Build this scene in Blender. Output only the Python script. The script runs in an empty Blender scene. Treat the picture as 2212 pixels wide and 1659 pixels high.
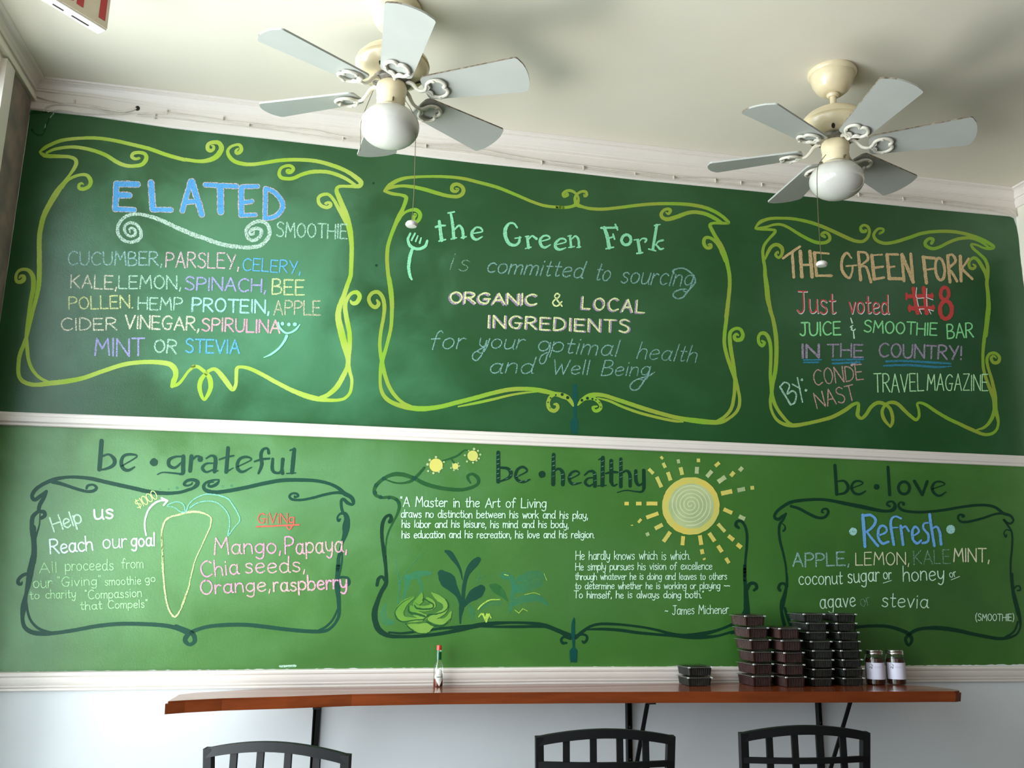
import bpy, bmesh, math, random
from mathutils import Vector, Matrix
random.seed(7)
SC = bpy.context.scene
COL = SC.collection

# ------------------------------------------------------------------ camera
CX, CY, FPX = 1106.0, 829.5, 1900.0
YAW, PIT, ROL = math.radians(11.49), math.radians(12.342), math.radians(0.7646)
CAM = Vector((0.0, -3.8, 1.55))
_fw = Vector((math.sin(YAW)*math.cos(PIT), math.cos(YAW)*math.cos(PIT), math.sin(PIT)))
_rt0 = Vector((math.cos(YAW), -math.sin(YAW), 0.0))
_up0 = _rt0.cross(_fw)
_rt = math.cos(ROL)*_rt0 + math.sin(ROL)*_up0
_up = -math.sin(ROL)*_rt0 + math.cos(ROL)*_up0
cam_data = bpy.data.cameras.new('camera')
cam_data.sensor_fit = 'HORIZONTAL'
cam_data.sensor_width = 36.0
cam_data.lens = FPX/2212.0*36.0
cam_data.clip_start = 0.05
cam_ob = bpy.data.objects.new('camera', cam_data)
COL.objects.link(cam_ob)
cam_ob.matrix_world = Matrix(((_rt.x, _up.x, -_fw.x, CAM.x), (_rt.y, _up.y, -_fw.y, CAM.y), (_rt.z, _up.z, -_fw.z, CAM.z), (0, 0, 0, 1)))
SC.camera = cam_ob

# survey helpers: from a sighting in the photograph to a point on a real plane of the room
def ray(px, py):
    return _rt*((px-CX)/FPX) - _up*((py-CY)/FPX) + _fw
def on_wall(px, py, y=0.0):
    d = ray(px, py); t = (y-CAM.y)/d.y
    return CAM + d*t
def on_level(px, py, z):
    d = ray(px, py); t = (z-CAM.z)/d.z
    return CAM + d*t

# ------------------------------------------------------------------ light
def lin(c):
    return tuple(((v/255.0)/12.92 if v/255.0 <= 0.04045 else ((v/255.0+0.055)/1.055)**2.4) for v in c)
world = bpy.data.worlds.new('daylight_sky'); SC.world = world
world.use_nodes = True
bg = world.node_tree.nodes['Background']
bg.inputs['Color'].default_value = (0.80, 0.92, 1.0, 1)
bg.inputs['Strength'].default_value = 0.6

def area(name, loc, rot, sx, sy, power, color):
    ld = bpy.data.lights.new(name, 'AREA'); ld.shape = 'RECTANGLE'; ld.size = sx; ld.size_y = sy
    ld.energy = power; ld.color = color
    o = bpy.data.objects.new(name, ld); COL.objects.link(o); o.location = loc; o.rotation_euler = rot
    return o
# daylight of the street, outside the shop windows of the left wall and of the wall behind the camera
area('window_daylight', (-1.66, -1.42, 1.95), (0, math.radians(-90), 0), 3.0, 2.1, 262, (0.84, 0.94, 1.0))
area('window_daylight', (-1.75, -4.4, 1.9), (0, math.radians(-90), 0), 3.1, 3.7, 165, (0.86, 0.95, 1.0))
# sunlit pavement outside the same windows throws light up to the ceiling
area('pavement_bounce', (-2.3, -0.9, 0.35), (0, math.radians(-158), 0), 1.4, 1.8, 100, (1.0, 0.95, 0.84))
area('window_daylight', (1.0, -7.9, 1.8), (math.radians(90), 0, 0), 3.2, 2.4, 6, (0.95, 0.97, 1.0))
SC.view_settings.view_transform = 'Standard'
SC.view_settings.look = 'None'
SC.view_settings.gamma = 1.0
SC.view_settings.use_curve_mapping = False
SC.view_settings.exposure = 0.0
SC.cycles.max_bounces = 8
SC.cycles.transparent_max_bounces = 16

# ------------------------------------------------------------------ materials
_M = {}
def nodes(name):
    m = bpy.data.materials.new(name); m.use_nodes = True
    nt = m.node_tree
    return m, nt, nt.nodes['Principled BSDF'], nt.nodes['Material Output']
def mat(name, rgb, rough=0.5, metal=0.0, var=0.0, vscale=6.0, bump=0.0, bscale=120.0, rgb2=None, coat=0.0, spec=0.5, stretch=None):
    if name in _M: return _M[name]
    m, nt, b, out = nodes(name)
    b.inputs['Roughness'].default_value = rough
    b.inputs['Metallic'].default_value = metal
    b.inputs['Coat Weight'].default_value = coat
    b.inputs['Specular IOR Level'].default_value = spec
    L = nt.links
    tc = nt.nodes.new('ShaderNodeTexCoord')
    src = tc.outputs['Object']
    if stretch:
        mp = nt.nodes.new('ShaderNodeMapping'); mp.inputs['Scale'].default_value = stretch
        L.new(src, mp.inputs['Vector']); src = mp.outputs['Vector']
    if var > 0 or rgb2:
        n = nt.nodes.new('ShaderNodeTexNoise'); n.inputs['Scale'].default_value = vscale; n.inputs['Detail'].default_value = 6
        L.new(src, n.inputs['Vector'])
        mx = nt.nodes.new('ShaderNodeMix'); mx.data_type = 'RGBA'
        a = lin(rgb); c2 = lin(rgb2) if rgb2 else tuple(v*(1-var) for v in a)
        mx.inputs['A'].default_value = (*a, 1); mx.inputs['B'].default_value = (*c2, 1)
        rp = nt.nodes.new('ShaderNodeMapRange'); rp.inputs['From Min'].default_value = 0.35; rp.inputs['From Max'].default_value = 0.65
        L.new(n.outputs['Fac'], rp.inputs['Value']); L.new(rp.outputs['Result'], mx.inputs['Factor'])
        L.new(mx.outputs['Result'], b.inputs['Base Color'])
    else:
        b.inputs['Base Color'].default_value = (*lin(rgb), 1)
    if bump > 0:
        n2 = nt.nodes.new('ShaderNodeTexNoise'); n2.inputs['Scale'].default_value = bscale; n2.inputs['Detail'].default_value = 3
        L.new(src, n2.inputs['Vector'])
        bp = nt.nodes.new('ShaderNodeBump'); bp.inputs['Strength'].default_value = bump; bp.inputs['Distance'].default_value = 0.002
        L.new(n2.outputs['Fac'], bp.inputs['Height']); L.new(bp.outputs['Normal'], b.inputs['Normal'])
    _M[name] = m
    return m
def chalk(name, rgb, cover=0.75, scale=330.0, rough=0.9, rgb2=None, soft=None):
    """dry chalk or thin paint: grains of pigment with the board showing between them"""
    key = name
    if key in _M: return _M[key]
    m, nt, b, out = nodes(name)
    b.inputs['Roughness'].default_value = rough
    b.inputs['Specular IOR Level'].default_value = 0.3
    L = nt.links
    tc = nt.nodes.new('ShaderNodeTexCoord')
    if rgb2:
        n0 = nt.nodes.new('ShaderNodeTexNoise'); n0.inputs['Scale'].default_value = 5.0
        L.new(tc.outputs['Object'], n0.inputs['Vector'])
        mx = nt.nodes.new('ShaderNodeMix'); mx.data_type = 'RGBA'
        mx.inputs['A'].default_value = (*lin(rgb), 1); mx.inputs['B'].default_value = (*lin(rgb2), 1)
        r0 = nt.nodes.new('ShaderNodeMapRange'); r0.inputs['From Min'].default_value = 0.4; r0.inputs['From Max'].default_value = 0.6
        L.new(n0.outputs['Fac'], r0.inputs['Value']); L.new(r0.outputs['Result'], mx.inputs['Factor'])
        L.new(mx.outputs['Result'], b.inputs['Base Color'])
    else:
        b.inputs['Base Color'].default_value = (*lin(rgb), 1)
    if cover < 0.999:
        n = nt.nodes.new('ShaderNodeTexNoise'); n.inputs['Scale'].default_value = scale; n.inputs['Detail'].default_value = 2
        L.new(tc.outputs['Object'], n.inputs['Vector'])
        r = nt.nodes.new('ShaderNodeMapRange')
        c = 0.68 - 0.36*cover
        r.inputs['From Min'].default_value = c-0.07; r.inputs['From Max'].default_value = c+0.07
        r.inputs['To Min'].default_value = 0.12*cover; r.inputs['To Max'].default_value = min(1.0, 0.55+0.5*cover)
        L.new(n.outputs['Fac'], r.inputs['Value'])
        if soft:
            r.inputs['From Min'].default_value = .25; r.inputs['From Max'].default_value = .75; r.inputs['To Min'].default_value = soft[0]; r.inputs['To Max'].default_value = soft[1]
        tr = nt.nodes.new('ShaderNodeBsdfTransparent'); ms = nt.nodes.new('ShaderNodeMixShader')
        L.new(r.outputs['Result'], ms.inputs['Fac']); L.new(tr.outputs['BSDF'], ms.inputs[1]); L.new(b.outputs['BSDF'], ms.inputs[2])
        L.new(ms.outputs['Shader'], out.inputs['Surface'])
    _M[key] = m
    return m
def clear(name, rgb, amount=0.06, rough=0.1, tint=(1, 1, 1)):
    """clear plastic or glass: see-through (slightly tinted) with a glossy skin"""
    if name in _M: return _M[name]
    m, nt, b, out = nodes(name)
    gl = nt.nodes.new('ShaderNodeBsdfGlossy'); gl.inputs['Color'].default_value = (*lin(rgb), 1); gl.inputs['Roughness'].default_value = rough
    tr = nt.nodes.new('ShaderNodeBsdfTransparent'); tr.inputs['Color'].default_value = (*tint, 1)
    ms = nt.nodes.new('ShaderNodeMixShader')
    lw = nt.nodes.new('ShaderNodeLayerWeight'); lw.inputs['Blend'].default_value = 0.2
    mr = nt.nodes.new('ShaderNodeMapRange'); mr.inputs['To Min'].default_value = amount; mr.inputs['To Max'].default_value = 0.7
    nt.links.new(lw.outputs['Fresnel'], mr.inputs['Value']); nt.links.new(mr.outputs['Result'], ms.inputs['Fac'])
    nt.links.new(tr.outputs['BSDF'], ms.inputs[1]); nt.links.new(gl.outputs['BSDF'], ms.inputs[2])
    nt.links.new(ms.outputs['Shader'], out.inputs['Surface'])
    nt.nodes.remove(b)
    _M[name] = m
    return m

# ------------------------------------------------------------------ mesh helpers
def link(name, me, parent=None, label=None):
    o = bpy.data.objects.new(name, me); COL.objects.link(o)
    if parent: o.parent = parent
    if label: o['label'] = label
    return o
def mesh(name, verts, faces, m, parent=None, smooth=False, label=None):
    me = bpy.data.meshes.new(name); me.from_pydata([tuple(v) for v in verts], [], faces)
    ms = m if isinstance(m, (list, tuple)) else [m]
    for k in ms: me.materials.append(k)
    if smooth: me.polygons.foreach_set('use_smooth', [True]*len(me.polygons))
    me.update()
    return link(name, me, parent, label)
def thing(name, label, cat, loc=(0, 0, 0), rz=0.0, group=None):
    o = bpy.data.objects.new(name, None); COL.objects.link(o); o.location = loc; o.rotation_euler = (0, 0, rz)
    o.empty_display_size = 0.05
    o['label'] = label; o['category'] = cat
    if group: o['group'] = group
    return o
def struct(o, label=None):
    o['kind'] = 'structure'
    if label: o['label'] = label
    return o
def copy_tree(o, parent=None, label=None):
    c = o.copy(); COL.objects.link(c)
    if parent: c.parent = parent
    if label: c['label'] = label
    for ch in list(o.children): copy_tree(ch, c)
    return c
class MB:
    def __init__(s): s.v = []; s.f = []; s.mi = []
    def add(s, v, f, mi=0):
        n = len(s.v); s.v += [tuple(p) for p in v]; s.f += [tuple(i+n for i in q) for q in f]; s.mi += [mi]*len(f)
    def box(s, a, b, mi=0, bev=0.0):
        x0, y0, z0 = a; x1, y1, z1 = b
        if bev <= 0:
            s.add([(x0,y0,z0),(x1,y0,z0),(x1,y1,z0),(x0,y1,z0),(x0,y0,z1),(x1,y0,z1),(x1,y1,z1),(x0,y1,z1)],
                  [(0,3,2,1),(4,5,6,7),(0,1,5,4),(1,2,6,5),(2,3,7,6),(3,0,4,7)], mi)
        else:
            bm = bmesh.new(); bmesh.ops.create_cube(bm, size=1)
            for v in bm.verts: v.co = Vector((x0+(v.co.x+.5)*(x1-x0), y0+(v.co.y+.5)*(y1-y0), z0+(v.co.z+.5)*(z1-z0)))
            bmesh.ops.bevel(bm, geom=bm.edges[:], offset=bev, segments=2, affect='EDGES', profile=0.5)
            bm.verts.index_update()
            s.add([v.co.copy() for v in bm.verts], [[v.index for v in f.verts] for f in bm.faces], mi); bm.free()
    def lathe(s, prof, n=32, c=(0, 0, 0), mi=0, cap=True):
        v = []; f = []
        for r, z in prof:
            for k in range(n):
                a = 2*math.pi*k/n; v.append((c[0]+r*math.cos(a), c[1]+r*math.sin(a), c[2]+z))
        for i in range(len(prof)-1):
            for k in range(n):
                k2 = (k+1) % n
                f.append((i*n+k, i*n+k2, (i+1)*n+k2, (i+1)*n+k))
        if cap:
            f.append(tuple(range(n-1, -1, -1))); f.append(tuple((len(prof)-1)*n+k for k in range(n)))
        s.add(v, f, mi)
    def tube(s, pts, r, n=8, mi=0, closed=False, flat=1.0, rs=None):
        P = [Vector(p) for p in pts]; m = len(P); v = []; f = []
        up = None
        for i in range(m):
            if closed: t = P[(i+1) % m]-P[i-1]
            else: t = P[min(i+1, m-1)]-P[max(i-1, 0)]
            t.normalize()
            if up is None:
                up = Vector((0, 0, 1)) if abs(t.z) < .9 else Vector((1, 0, 0))
            sd = t.cross(up)
            if sd.length < 1e-5: sd = t.cross(Vector((0, 1, 0)))
            sd.normalize(); up = sd.cross(t).normalized()
            rr = rs[i] if rs else r
            for k in range(n):
                a = 2*math.pi*k/n
                v.append(P[i]+sd*(rr*math.cos(a))+up*(rr*flat*math.sin(a)))
        rng = m if closed else m-1
        for i in range(rng):
            j = (i+1) % m
            for k in range(n):
                k2 = (k+1) % n
                f.append((i*n+k, i*n+k2, j*n+k2, j*n+k))
        if not closed:
            f.append(tuple(range(n-1, -1, -1))); f.append(tuple((m-1)*n+k for k in range(n)))
        s.add(v, f, mi)
    def bar(s, a, b, w, d, mi=0, side=(1, 0, 0)):
        """square bar from a to b, w wide along side, d deep"""
        a = Vector(a); b = Vector(b); t = (b-a).normalized(); sd = Vector(side); sd = (sd - t*sd.dot(t)).normalized(); q = t.cross(sd)
        v = []
        for p in (a, b):
            for u, w_ in ((-1,-1),(1,-1),(1,1),(-1,1)): v.append(p+sd*(u*w/2)+q*(w_*d/2))
        s.add(v, [(0,1,2,3),(7,6,5,4),(0,4,5,1),(1,5,6,2),(2,6,7,3),(3,7,4,0)], mi)
    def prism(s, poly, z0, z1, mi=0):
        n = len(poly)
        s.add([(x, y, z0) for x, y in poly]+[(x, y, z1) for x, y in poly],
              [tuple(range(n-1, -1, -1)), tuple(range(n, 2*n))]+[(i, (i+1) % n, n+(i+1) % n, n+i) for i in range(n)], mi)
    def build(s, name, m, parent=None, smooth=False, label=None, sharp=None):
        me = bpy.data.meshes.new(name); me.from_pydata([tuple(v) for v in s.v], [], s.f)
        for k in (m if isinstance(m, (list, tuple)) else [m]): me.materials.append(k)
        me.polygons.foreach_set('material_index', s.mi)
        if smooth:
            me.polygons.foreach_set('use_smooth', [True]*len(me.polygons))
            me.set_sharp_from_angle(angle=math.radians(sharp or 40))
        bm = bmesh.new(); bm.from_mesh(me); bmesh.ops.recalc_face_normals(bm, faces=bm.faces[:]); bm.to_mesh(me); bm.free()
        me.update()
        return link(name, me, parent, label)
def spline(P, step=None, sub=6):
    """Catmull-Rom through the points (any dimension)"""
    if len(P) < 3: return [tuple(p) for p in P]
    out = []
    Q = [tuple(2*a-b for a, b in zip(P[0], P[1]))]+[tuple(p) for p in P]+[tuple(2*a-b for a, b in zip(P[-1], P[-2]))]
    for i in range(1, len(Q)-2):
        p0, p1, p2, p3 = Q[i-1], Q[i], Q[i+1], Q[i+2]
        n = sub
        if step:
            n = max(2, min(24, int(math.hypot(p2[0]-p1[0], p2[1]-p1[1])/step)+1))
        for k in range(n):
            t = k/n; t2 = t*t; t3 = t2*t
            out.append(tuple(0.5*(2*b+(c-a)*t+(2*a-5*b+4*c-d)*t2+(-a+3*b-3*c+d)*t3) for a, b, c, d in zip(p0, p1, p2, p3)))
    out.append(tuple(P[-1]))
    return out
# ================================================================== the room
XL, XR, YF, ZC = -1.36, 3.53, -7.6, 3.62
M_CEIL = mat('ceiling_paint', (226, 218, 200), 0.85, var=0.05, vscale=1.6, bump=0.12, bscale=60)
M_WHITE = mat('white_wall_paint', (214, 217, 218), 0.55, var=0.05, vscale=2.5, bump=0.15, bscale=90)
M_CREAM = mat('cream_wall_paint', (232, 226, 208), 0.6, var=0.06, vscale=2.5, bump=0.12, bscale=90)
M_TRIM = mat('white_gloss_trim', (226, 217, 208), 0.35, var=0.03, vscale=5, bump=0.02, bscale=60)
M_STONE = mat('grey_brown_render', (112, 104, 98), 0.85, rgb2=(146, 128, 116), vscale=9, bump=0.8, bscale=30)
M_FLOOR = mat('worn_dark_floor', (66, 52, 42), 0.5, var=0.25, vscale=3)
M_UNSEEN_DARK = mat('unseen_dark_wall', (70, 50, 36), 0.5, var=.3, vscale=4)  # dark so that the unseen walls throw back little light
def slab(name, a, b, m, label=None):
    g = MB(); g.box(a, b); o = g.build(name, m); struct(o, label); return o
floor = slab('floor', (XL-.2, YF-.2, -.1), (XR+.2, .2, 0), M_FLOOR, 'brown floor below the bar stools')
ceiling = slab('ceiling', (XL-.2, YF-.2, ZC), (XR+.2, .2, ZC+.1), M_CEIL, 'plain off-white ceiling that carries the two fans')
wall_back = slab('wall_back', (XL-.2, 0, 0), (XR+.2, .2, ZC), M_WHITE, 'wall painted green in two shades over a white lower part, covered with hand lettering')
wall_right = slab('wall_right', (XR, YF, 0), (XR+.2, 0, ZC), M_CREAM, 'cream wall at the right end')
g = MB(); g.box((XR-.03, YF, 0), (XR, -.14, 3.3)); g.build('bounce_blocker', M_UNSEEN_DARK, wall_right, label='unseen dark panel added against bounced light')  # out of view, added to cut bounce and reflections on the green wall
# left wall: shop windows; its last quarter metre before the corner is a rough grey-brown strip
g = MB()
WIN = [(-2.45, -0.34), (-4.35, -2.6), (-6.2, -4.5)]
g.box((XL-.2, YF, 0), (XL, 0, 0.45)); g.box((XL-.2, YF, 3.42), (XL, 0, ZC))
edges = [0.0]+[v for w in WIN for v in (w[1], w[0])]+[YF]
for i in range(0, len(edges), 2): g.box((XL-.2, edges[i+1], 0.45), (XL, edges[i], 3.42))
wall_left = g.build('wall_left', M_CREAM); struct(wall_left, 'window wall at the left end')
g = MB()
ns = 40; v = []; f = []
for i in range(ns+1):
    z = 1.2+(3.516-1.2)*i/ns; last = i == ns
    v += [(XL+.001, -.004, z), (XL+.006+random.uniform(0, .006), -.05, z), (XL+.006+random.uniform(0, .008), -.13, z), (XL+.006+random.uniform(0, .006), -.21, z), (XL+.001, -.268+(0 if last else random.uniform(-.006, .006)), z)]
for i in range(ns):
    for k in range(4): f.append((i*5+k, i*5+k+1, i*5+k+6, i*5+k+5))
g.add(v, f); g.build('render_strip', M_STONE, wall_left, smooth=True, label='rough grey-brown strip beside the corner')
g = MB(); g.box((XL, -7.0, 3.520), (XL+.024, -.012, 3.546), bev=.003); g.build('cable_duct', M_CREAM, wall_left)
g = MB(); g.box((XL, -.36, 0.45), (XL+.022, -.272, 3.51)); g.build('window_casing', M_TRIM, wall_left)
M_GLASS = clear('window_glass', (235, 245, 250), 0.04, 0.02)
for n, (y0, y1) in enumerate(WIN):
    g = MB(); t = .06; X0, X1 = XL-.12, XL-.04
    g.box((X0, y0, .45), (X1, y0+t, 3.42)); g.box((X0, y1-t, .45), (X1, y1, 3.42)); g.box((X0, y0, .45), (X1, y1, .45+t)); g.box((X0, y0, 3.42-t), (X1, y1, 3.42)); g.box((X0, y0, 2.35), (X1, y1, 2.35+.05))
    w = g.build('window_%d' % (n+1), M_TRIM); struct(w, 'white framed shop window of the left wall')
    g = MB(); g.box((XL-.085, y0+t, .45+t), (XL-.079, y1-t, 2.35)); g.build('pane', M_GLASS, w)
    g = MB(); g.box((XL-.085, y0+t, 2.40), (XL-.079, y1-t, 3.42-t)); g.build('pane', M_GLASS, w)
# wall behind the camera with a wide window
g = MB(); g.box((XL, YF-.2, 0), (XR, YF, .7)); g.box((XL, YF-.2, 2.9), (XR, YF, ZC)); g.box((XL, YF-.2, .7), (-.5, YF, 2.9)); g.box((2.5, YF-.2, .7), (XR, YF, 2.9))
struct(g.build('wall_front', M_UNSEEN_DARK), 'wall behind the photographer')
g = MB(); t = .07
for a, b in (((-.5, .7), (2.5, .7+t)), ((-.5, 2.9-t), (2.5, 2.9)), ((-.5, .7), (-.5+t, 2.9)), ((2.5-t, .7), (2.5, 2.9)), ((.965, .7), (1.035, 2.9))): g.box((a[0], YF-.12, a[1]), (b[0], YF-.05, b[1]))
w = g.build('window_4', M_TRIM); struct(w, 'window behind the photographer')
g = MB(); g.box((-.43, YF-.09, .77), (2.43, YF-.084, 2.83)); g.build('pane', M_GLASS, w)

# ------------------------------------------------------------------ green paint on the back wall
def wallpts(px): return [on_wall(*p) for p in px]
def rough_line(pts, amp, n):
    """points along a polyline of (x,z) with a hand-painted wobble"""
    out = []
    for i in range(len(pts)-1):
        (x0, z0), (x1, z1) = pts[i], pts[i+1]; k = max(1, int(math.hypot(x1-x0, z1-z0)*n))
        for j in range(k):
            t = j/k; out.append((x0+(x1-x0)*t+random.uniform(-amp, amp)*.4, z0+(z1-z0)*t+random.uniform(-amp, amp)))
    out.append(pts[-1]); return out
def paint_mat(name, rgb, rgb2, rough, dust_and_light=(), spec=0.55):
    m, nt, b, out = nodes(name); L = nt.links
    tc = nt.nodes.new('ShaderNodeTexCoord')
    n1 = nt.nodes.new('ShaderNodeTexNoise'); n1.inputs['Scale'].default_value = 1.7; n1.inputs['Detail'].default_value = 8; n1.inputs['Roughness'].default_value = .6
    mp = nt.nodes.new('ShaderNodeMapping'); mp.inputs['Scale'].default_value = (1.0, 1.0, 1.5)
    L.new(tc.outputs['Object'], mp.inputs['Vector']); L.new(mp.outputs['Vector'], n1.inputs['Vector'])
    r = nt.nodes.new('ShaderNodeMapRange'); r.inputs['From Min'].default_value = .48; r.inputs['From Max'].default_value = .82
    L.new(n1.outputs['Fac'], r.inputs['Value'])
    mx = nt.nodes.new('ShaderNodeMix'); mx.data_type = 'RGBA'; mx.inputs['A'].default_value = (*lin(rgb), 1); mx.inputs['B'].default_value = (*lin(rgb2), 1)
    L.new(r.outputs['Result'], mx.inputs['Factor']); colour = mx.outputs['Result']
    n3 = nt.nodes.new('ShaderNodeTexNoise'); n3.inputs['Scale'].default_value = 3.2; n3.inputs['Detail'].default_value = 7; n3.inputs['Distortion'].default_value = .6
    L.new(tc.outputs['Object'], n3.inputs['Vector'])
    for (cx_, cz_, rx_, rz_, amt, col) in dust_and_light:
        # wiped-off chalk plus painted window glare and falloff, each a soft cloud
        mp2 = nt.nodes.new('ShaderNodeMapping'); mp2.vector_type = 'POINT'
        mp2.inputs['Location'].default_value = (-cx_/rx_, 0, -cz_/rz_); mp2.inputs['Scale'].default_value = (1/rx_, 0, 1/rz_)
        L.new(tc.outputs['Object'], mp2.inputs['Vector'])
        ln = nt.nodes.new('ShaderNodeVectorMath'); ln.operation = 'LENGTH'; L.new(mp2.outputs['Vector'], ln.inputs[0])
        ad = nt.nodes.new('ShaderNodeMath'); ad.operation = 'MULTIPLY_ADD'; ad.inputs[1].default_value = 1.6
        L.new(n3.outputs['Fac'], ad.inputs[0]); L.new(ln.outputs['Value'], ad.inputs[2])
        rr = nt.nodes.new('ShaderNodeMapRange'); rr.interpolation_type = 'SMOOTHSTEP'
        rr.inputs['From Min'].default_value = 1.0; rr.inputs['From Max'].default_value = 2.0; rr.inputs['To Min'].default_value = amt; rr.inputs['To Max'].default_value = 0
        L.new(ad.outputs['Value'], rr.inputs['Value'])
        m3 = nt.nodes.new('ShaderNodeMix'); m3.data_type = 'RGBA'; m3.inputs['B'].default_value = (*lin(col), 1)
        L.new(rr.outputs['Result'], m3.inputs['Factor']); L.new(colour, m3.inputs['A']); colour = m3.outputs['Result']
    L.new(colour, b.inputs['Base Color'])
    b.inputs['Roughness'].default_value = rough; b.inputs['Specular IOR Level'].default_value = spec
    n2 = nt.nodes.new('ShaderNodeTexNoise'); n2.inputs['Scale'].default_value = 140; n2.inputs['Detail'].default_value = 2
    L.new(tc.outputs['Object'], n2.inputs['Vector'])
    bp = nt.nodes.new('ShaderNodeBump'); bp.inputs['Strength'].default_value = .25; bp.inputs['Distance'].default_value = .002
    L.new(n2.outputs['Fac'], bp.inputs['Height']); L.new(bp.outputs['Normal'], b.inputs['Normal'])
    return m
M_GREEN1 = paint_mat('dark_green_board_paint', (24, 74, 33), (42, 92, 52), 0.36, [(-.45, 2.85, .75, .62, .36, (108, 172, 132)), (-.1, 2.45, .6, .40, .30, (92, 164, 118)), (2.75, 2.75, .7, .5, .2, (84, 116, 96)), (1.1, 2.8, .8, .4, .08, (84, 120, 90))])  # lighter clouds: chalk residue and window glare put into the colour
M_GREEN2 = paint_mat('mid_green_wall_paint', (58, 110, 38), (78, 128, 58), 0.42, [(-.75, 1.7, .8, .5, .36, (126, 182, 122)), (-.1, 1.9, .8, .3, .25, (120, 170, 128)), (1.2, 1.6, .8, .3, .12, (100, 140, 96)), (2.75, 1.55, .7, .45, .5, (36, 76, 38))], 0.75)  # lighter clouds paint glare over chalk residue; the dark one paints light falloff
def field(name, outline, m, y, label):
    from mathutils.geometry import tessellate_polygon
    P = [Vector((x, 0, z)) for x, z in outline]
    tri = tessellate_polygon([P])
    return mesh(name, [(x, y, z) for x, z in outline], [tuple(t) for t in tri], m, wall_back, label=label)
top = [(p.x, p.z) for p in wallpts([(66, 236), (203, 251), (380, 277), (590, 300), (772, 321), (1037, 352), (1220, 370), (1371, 387), (1620, 411), (2004, 450), (2176, 466)])]
right = [(p.x, p.z) for p in wallpts([(2189, 471), (2196, 490), (2201, 520), (2204, 560), (2212, 620)])]+[(XR-.001, 2.9), (XR-.001, 2.13)]
upper = rough_line(top, .0025, 45)+rough_line(right, .003, 40)+rough_line([(XR-.001, 2.13), (XL+.001, 2.12)], .001, 4)+rough_line([(XL+.001, 2.12), (XL+.001, 2.58), (XL+.002, 3.40), top[0]], .001, 20)
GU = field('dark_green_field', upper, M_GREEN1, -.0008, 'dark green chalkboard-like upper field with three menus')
lower = rough_line([(XL+.001, 2.14), (XR-.001, 2.15)], .001, 4)+[(XR-.001, 1.165)]+rough_line([(XR-.001, 1.172), (2.6, 1.172), (1.2, 1.176), (0, 1.176), (XL+.001, 1.172)], .0022, 60)
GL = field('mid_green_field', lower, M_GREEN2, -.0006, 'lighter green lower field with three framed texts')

# ------------------------------------------------------------------ trims: a moulding profile swept along the wall
def sweep_x(name, xs, base, prof, m, label, parent=None):
    """prof: (out, up) pairs; base: function x -> z of profile's up=0"""
    g = MB(); n = len(prof); v = []; f = []
    for x in xs:
        zb = base(x)
        for o_, u in prof: v.append((x, -o_, zb+u))
    for i in range(len(xs)-1):
        for k in range(n-1): f.append((i*n+k, i*n+k+1, (i+1)*n+k+1, (i+1)*n+k))
    g.add(v, f); o = g.build(name, m, parent)
    if not parent: struct(o, label)
    return o
def interp(tab):
    def fn(x):
        if x <= tab[0][0]: return tab[0][1]
        for (a, b), (c, d) in zip(tab, tab[1:]):
            if x <= c: return b+(d-b)*(x-a)/(c-a)
        return tab[-1][1]
    return fn
top_z = interp(top)
xs = [XL+.002+(XR-XL-.004)*i/60 for i in range(61)]
seam = lambda x: top_z(x)-.004
def crown_prof(x):
    h = ZC-seam(x)
    return h
g = MB(); v = []; f = []
base_prof = [(.0005, 0), (.006, .002), (.010, .006), (.010, .036), (.012, .038), (.012, .078), (.012, .0865), (.019, .0875), (.019, .097), (.022, .0985), (.024, .104), (.031, .115), (.040, .1225), (.044, .1235), (.044, .129), (.052, .1305), (.055, 1)]
for x in xs:
    zb = seam(x); H = ZC-zb
    for o_, u in base_prof:
        if u == 1: z = ZC-.0005
        elif u <= .09: z = zb+u*.98
        else: z = zb+.088+(u-.09)/(.1375-.09)*(H-.088)
        v.append((x, -o_, z))
n = len(base_prof)
for i in range(len(xs)-1):
    for k in range(n-1): f.append((i*n+k, i*n+k+1, (i+1)*n+k+1, (i+1)*n+k))
g.add(v, f); struct(g.build('trim_1', M_TRIM), 'white stepped crown moulding over the dark green field')
# returns of the crown on the side walls
def crown_side(name, X, sgn, y0, y1, label, parent=None):
    g = MB(); v = []; f = []; prof = [(.0, -.100), (.008, -.098), (.010, -.08), (.012, -.06), (.012, -.05), (.019, -.049), (.022, -.036), (.031, -.02), (.040, -.012), (.052, -.008), (.055, -.0005)]
    ys = [y0, (y0+y1)/2, y1]
    for y in ys:
        for o_, u in prof: v.append((X+sgn*o_, y, ZC+u))
    n = len(prof)
    for i in range(2):
        for k in range(n-1): f.append((i*n+k, i*n+k+1, (i+1)*n+k+1, (i+1)*n+k))
    g.add(v, f); struct(g.build(name, M_TRIM), label)
crown_side('trim_2', XL, 1, -.0, YF, 'crown moulding of the window wall')
crown_side('trim_3', XR, -1, -.0, YF, 'crown moulding of the right wall')
mid_top = interp([(p.x, p.z) for p in wallpts([(0, 889), (350, 899.8), (559, 907.5), (1000, 928), (1440, 948), (1800, 964.5), (2212, 984)])])
mid_bot = interp([(p.x, p.z) for p in wallpts([(0, 919), (570, 942), (1020, 960), (1440, 977), (1680, 987), (2020, 1002), (2212, 1009.5)])])
prof = [(.0, 0), (.010, .001), (.013, .004), (.013, .010), (.0115, .011), (.0125, .0125), (.019, .018), (.020, .030), (.019, .037), (.0155, .039), (.0165, .041), (.016, .050), (.012, .0545), (0, .056)]
sweep_x('trim_4', xs, lambda x: (mid_bot(x)+mid_top(x))/2-.028, prof, M_TRIM, 'white moulding strip between the two green fields')
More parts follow.
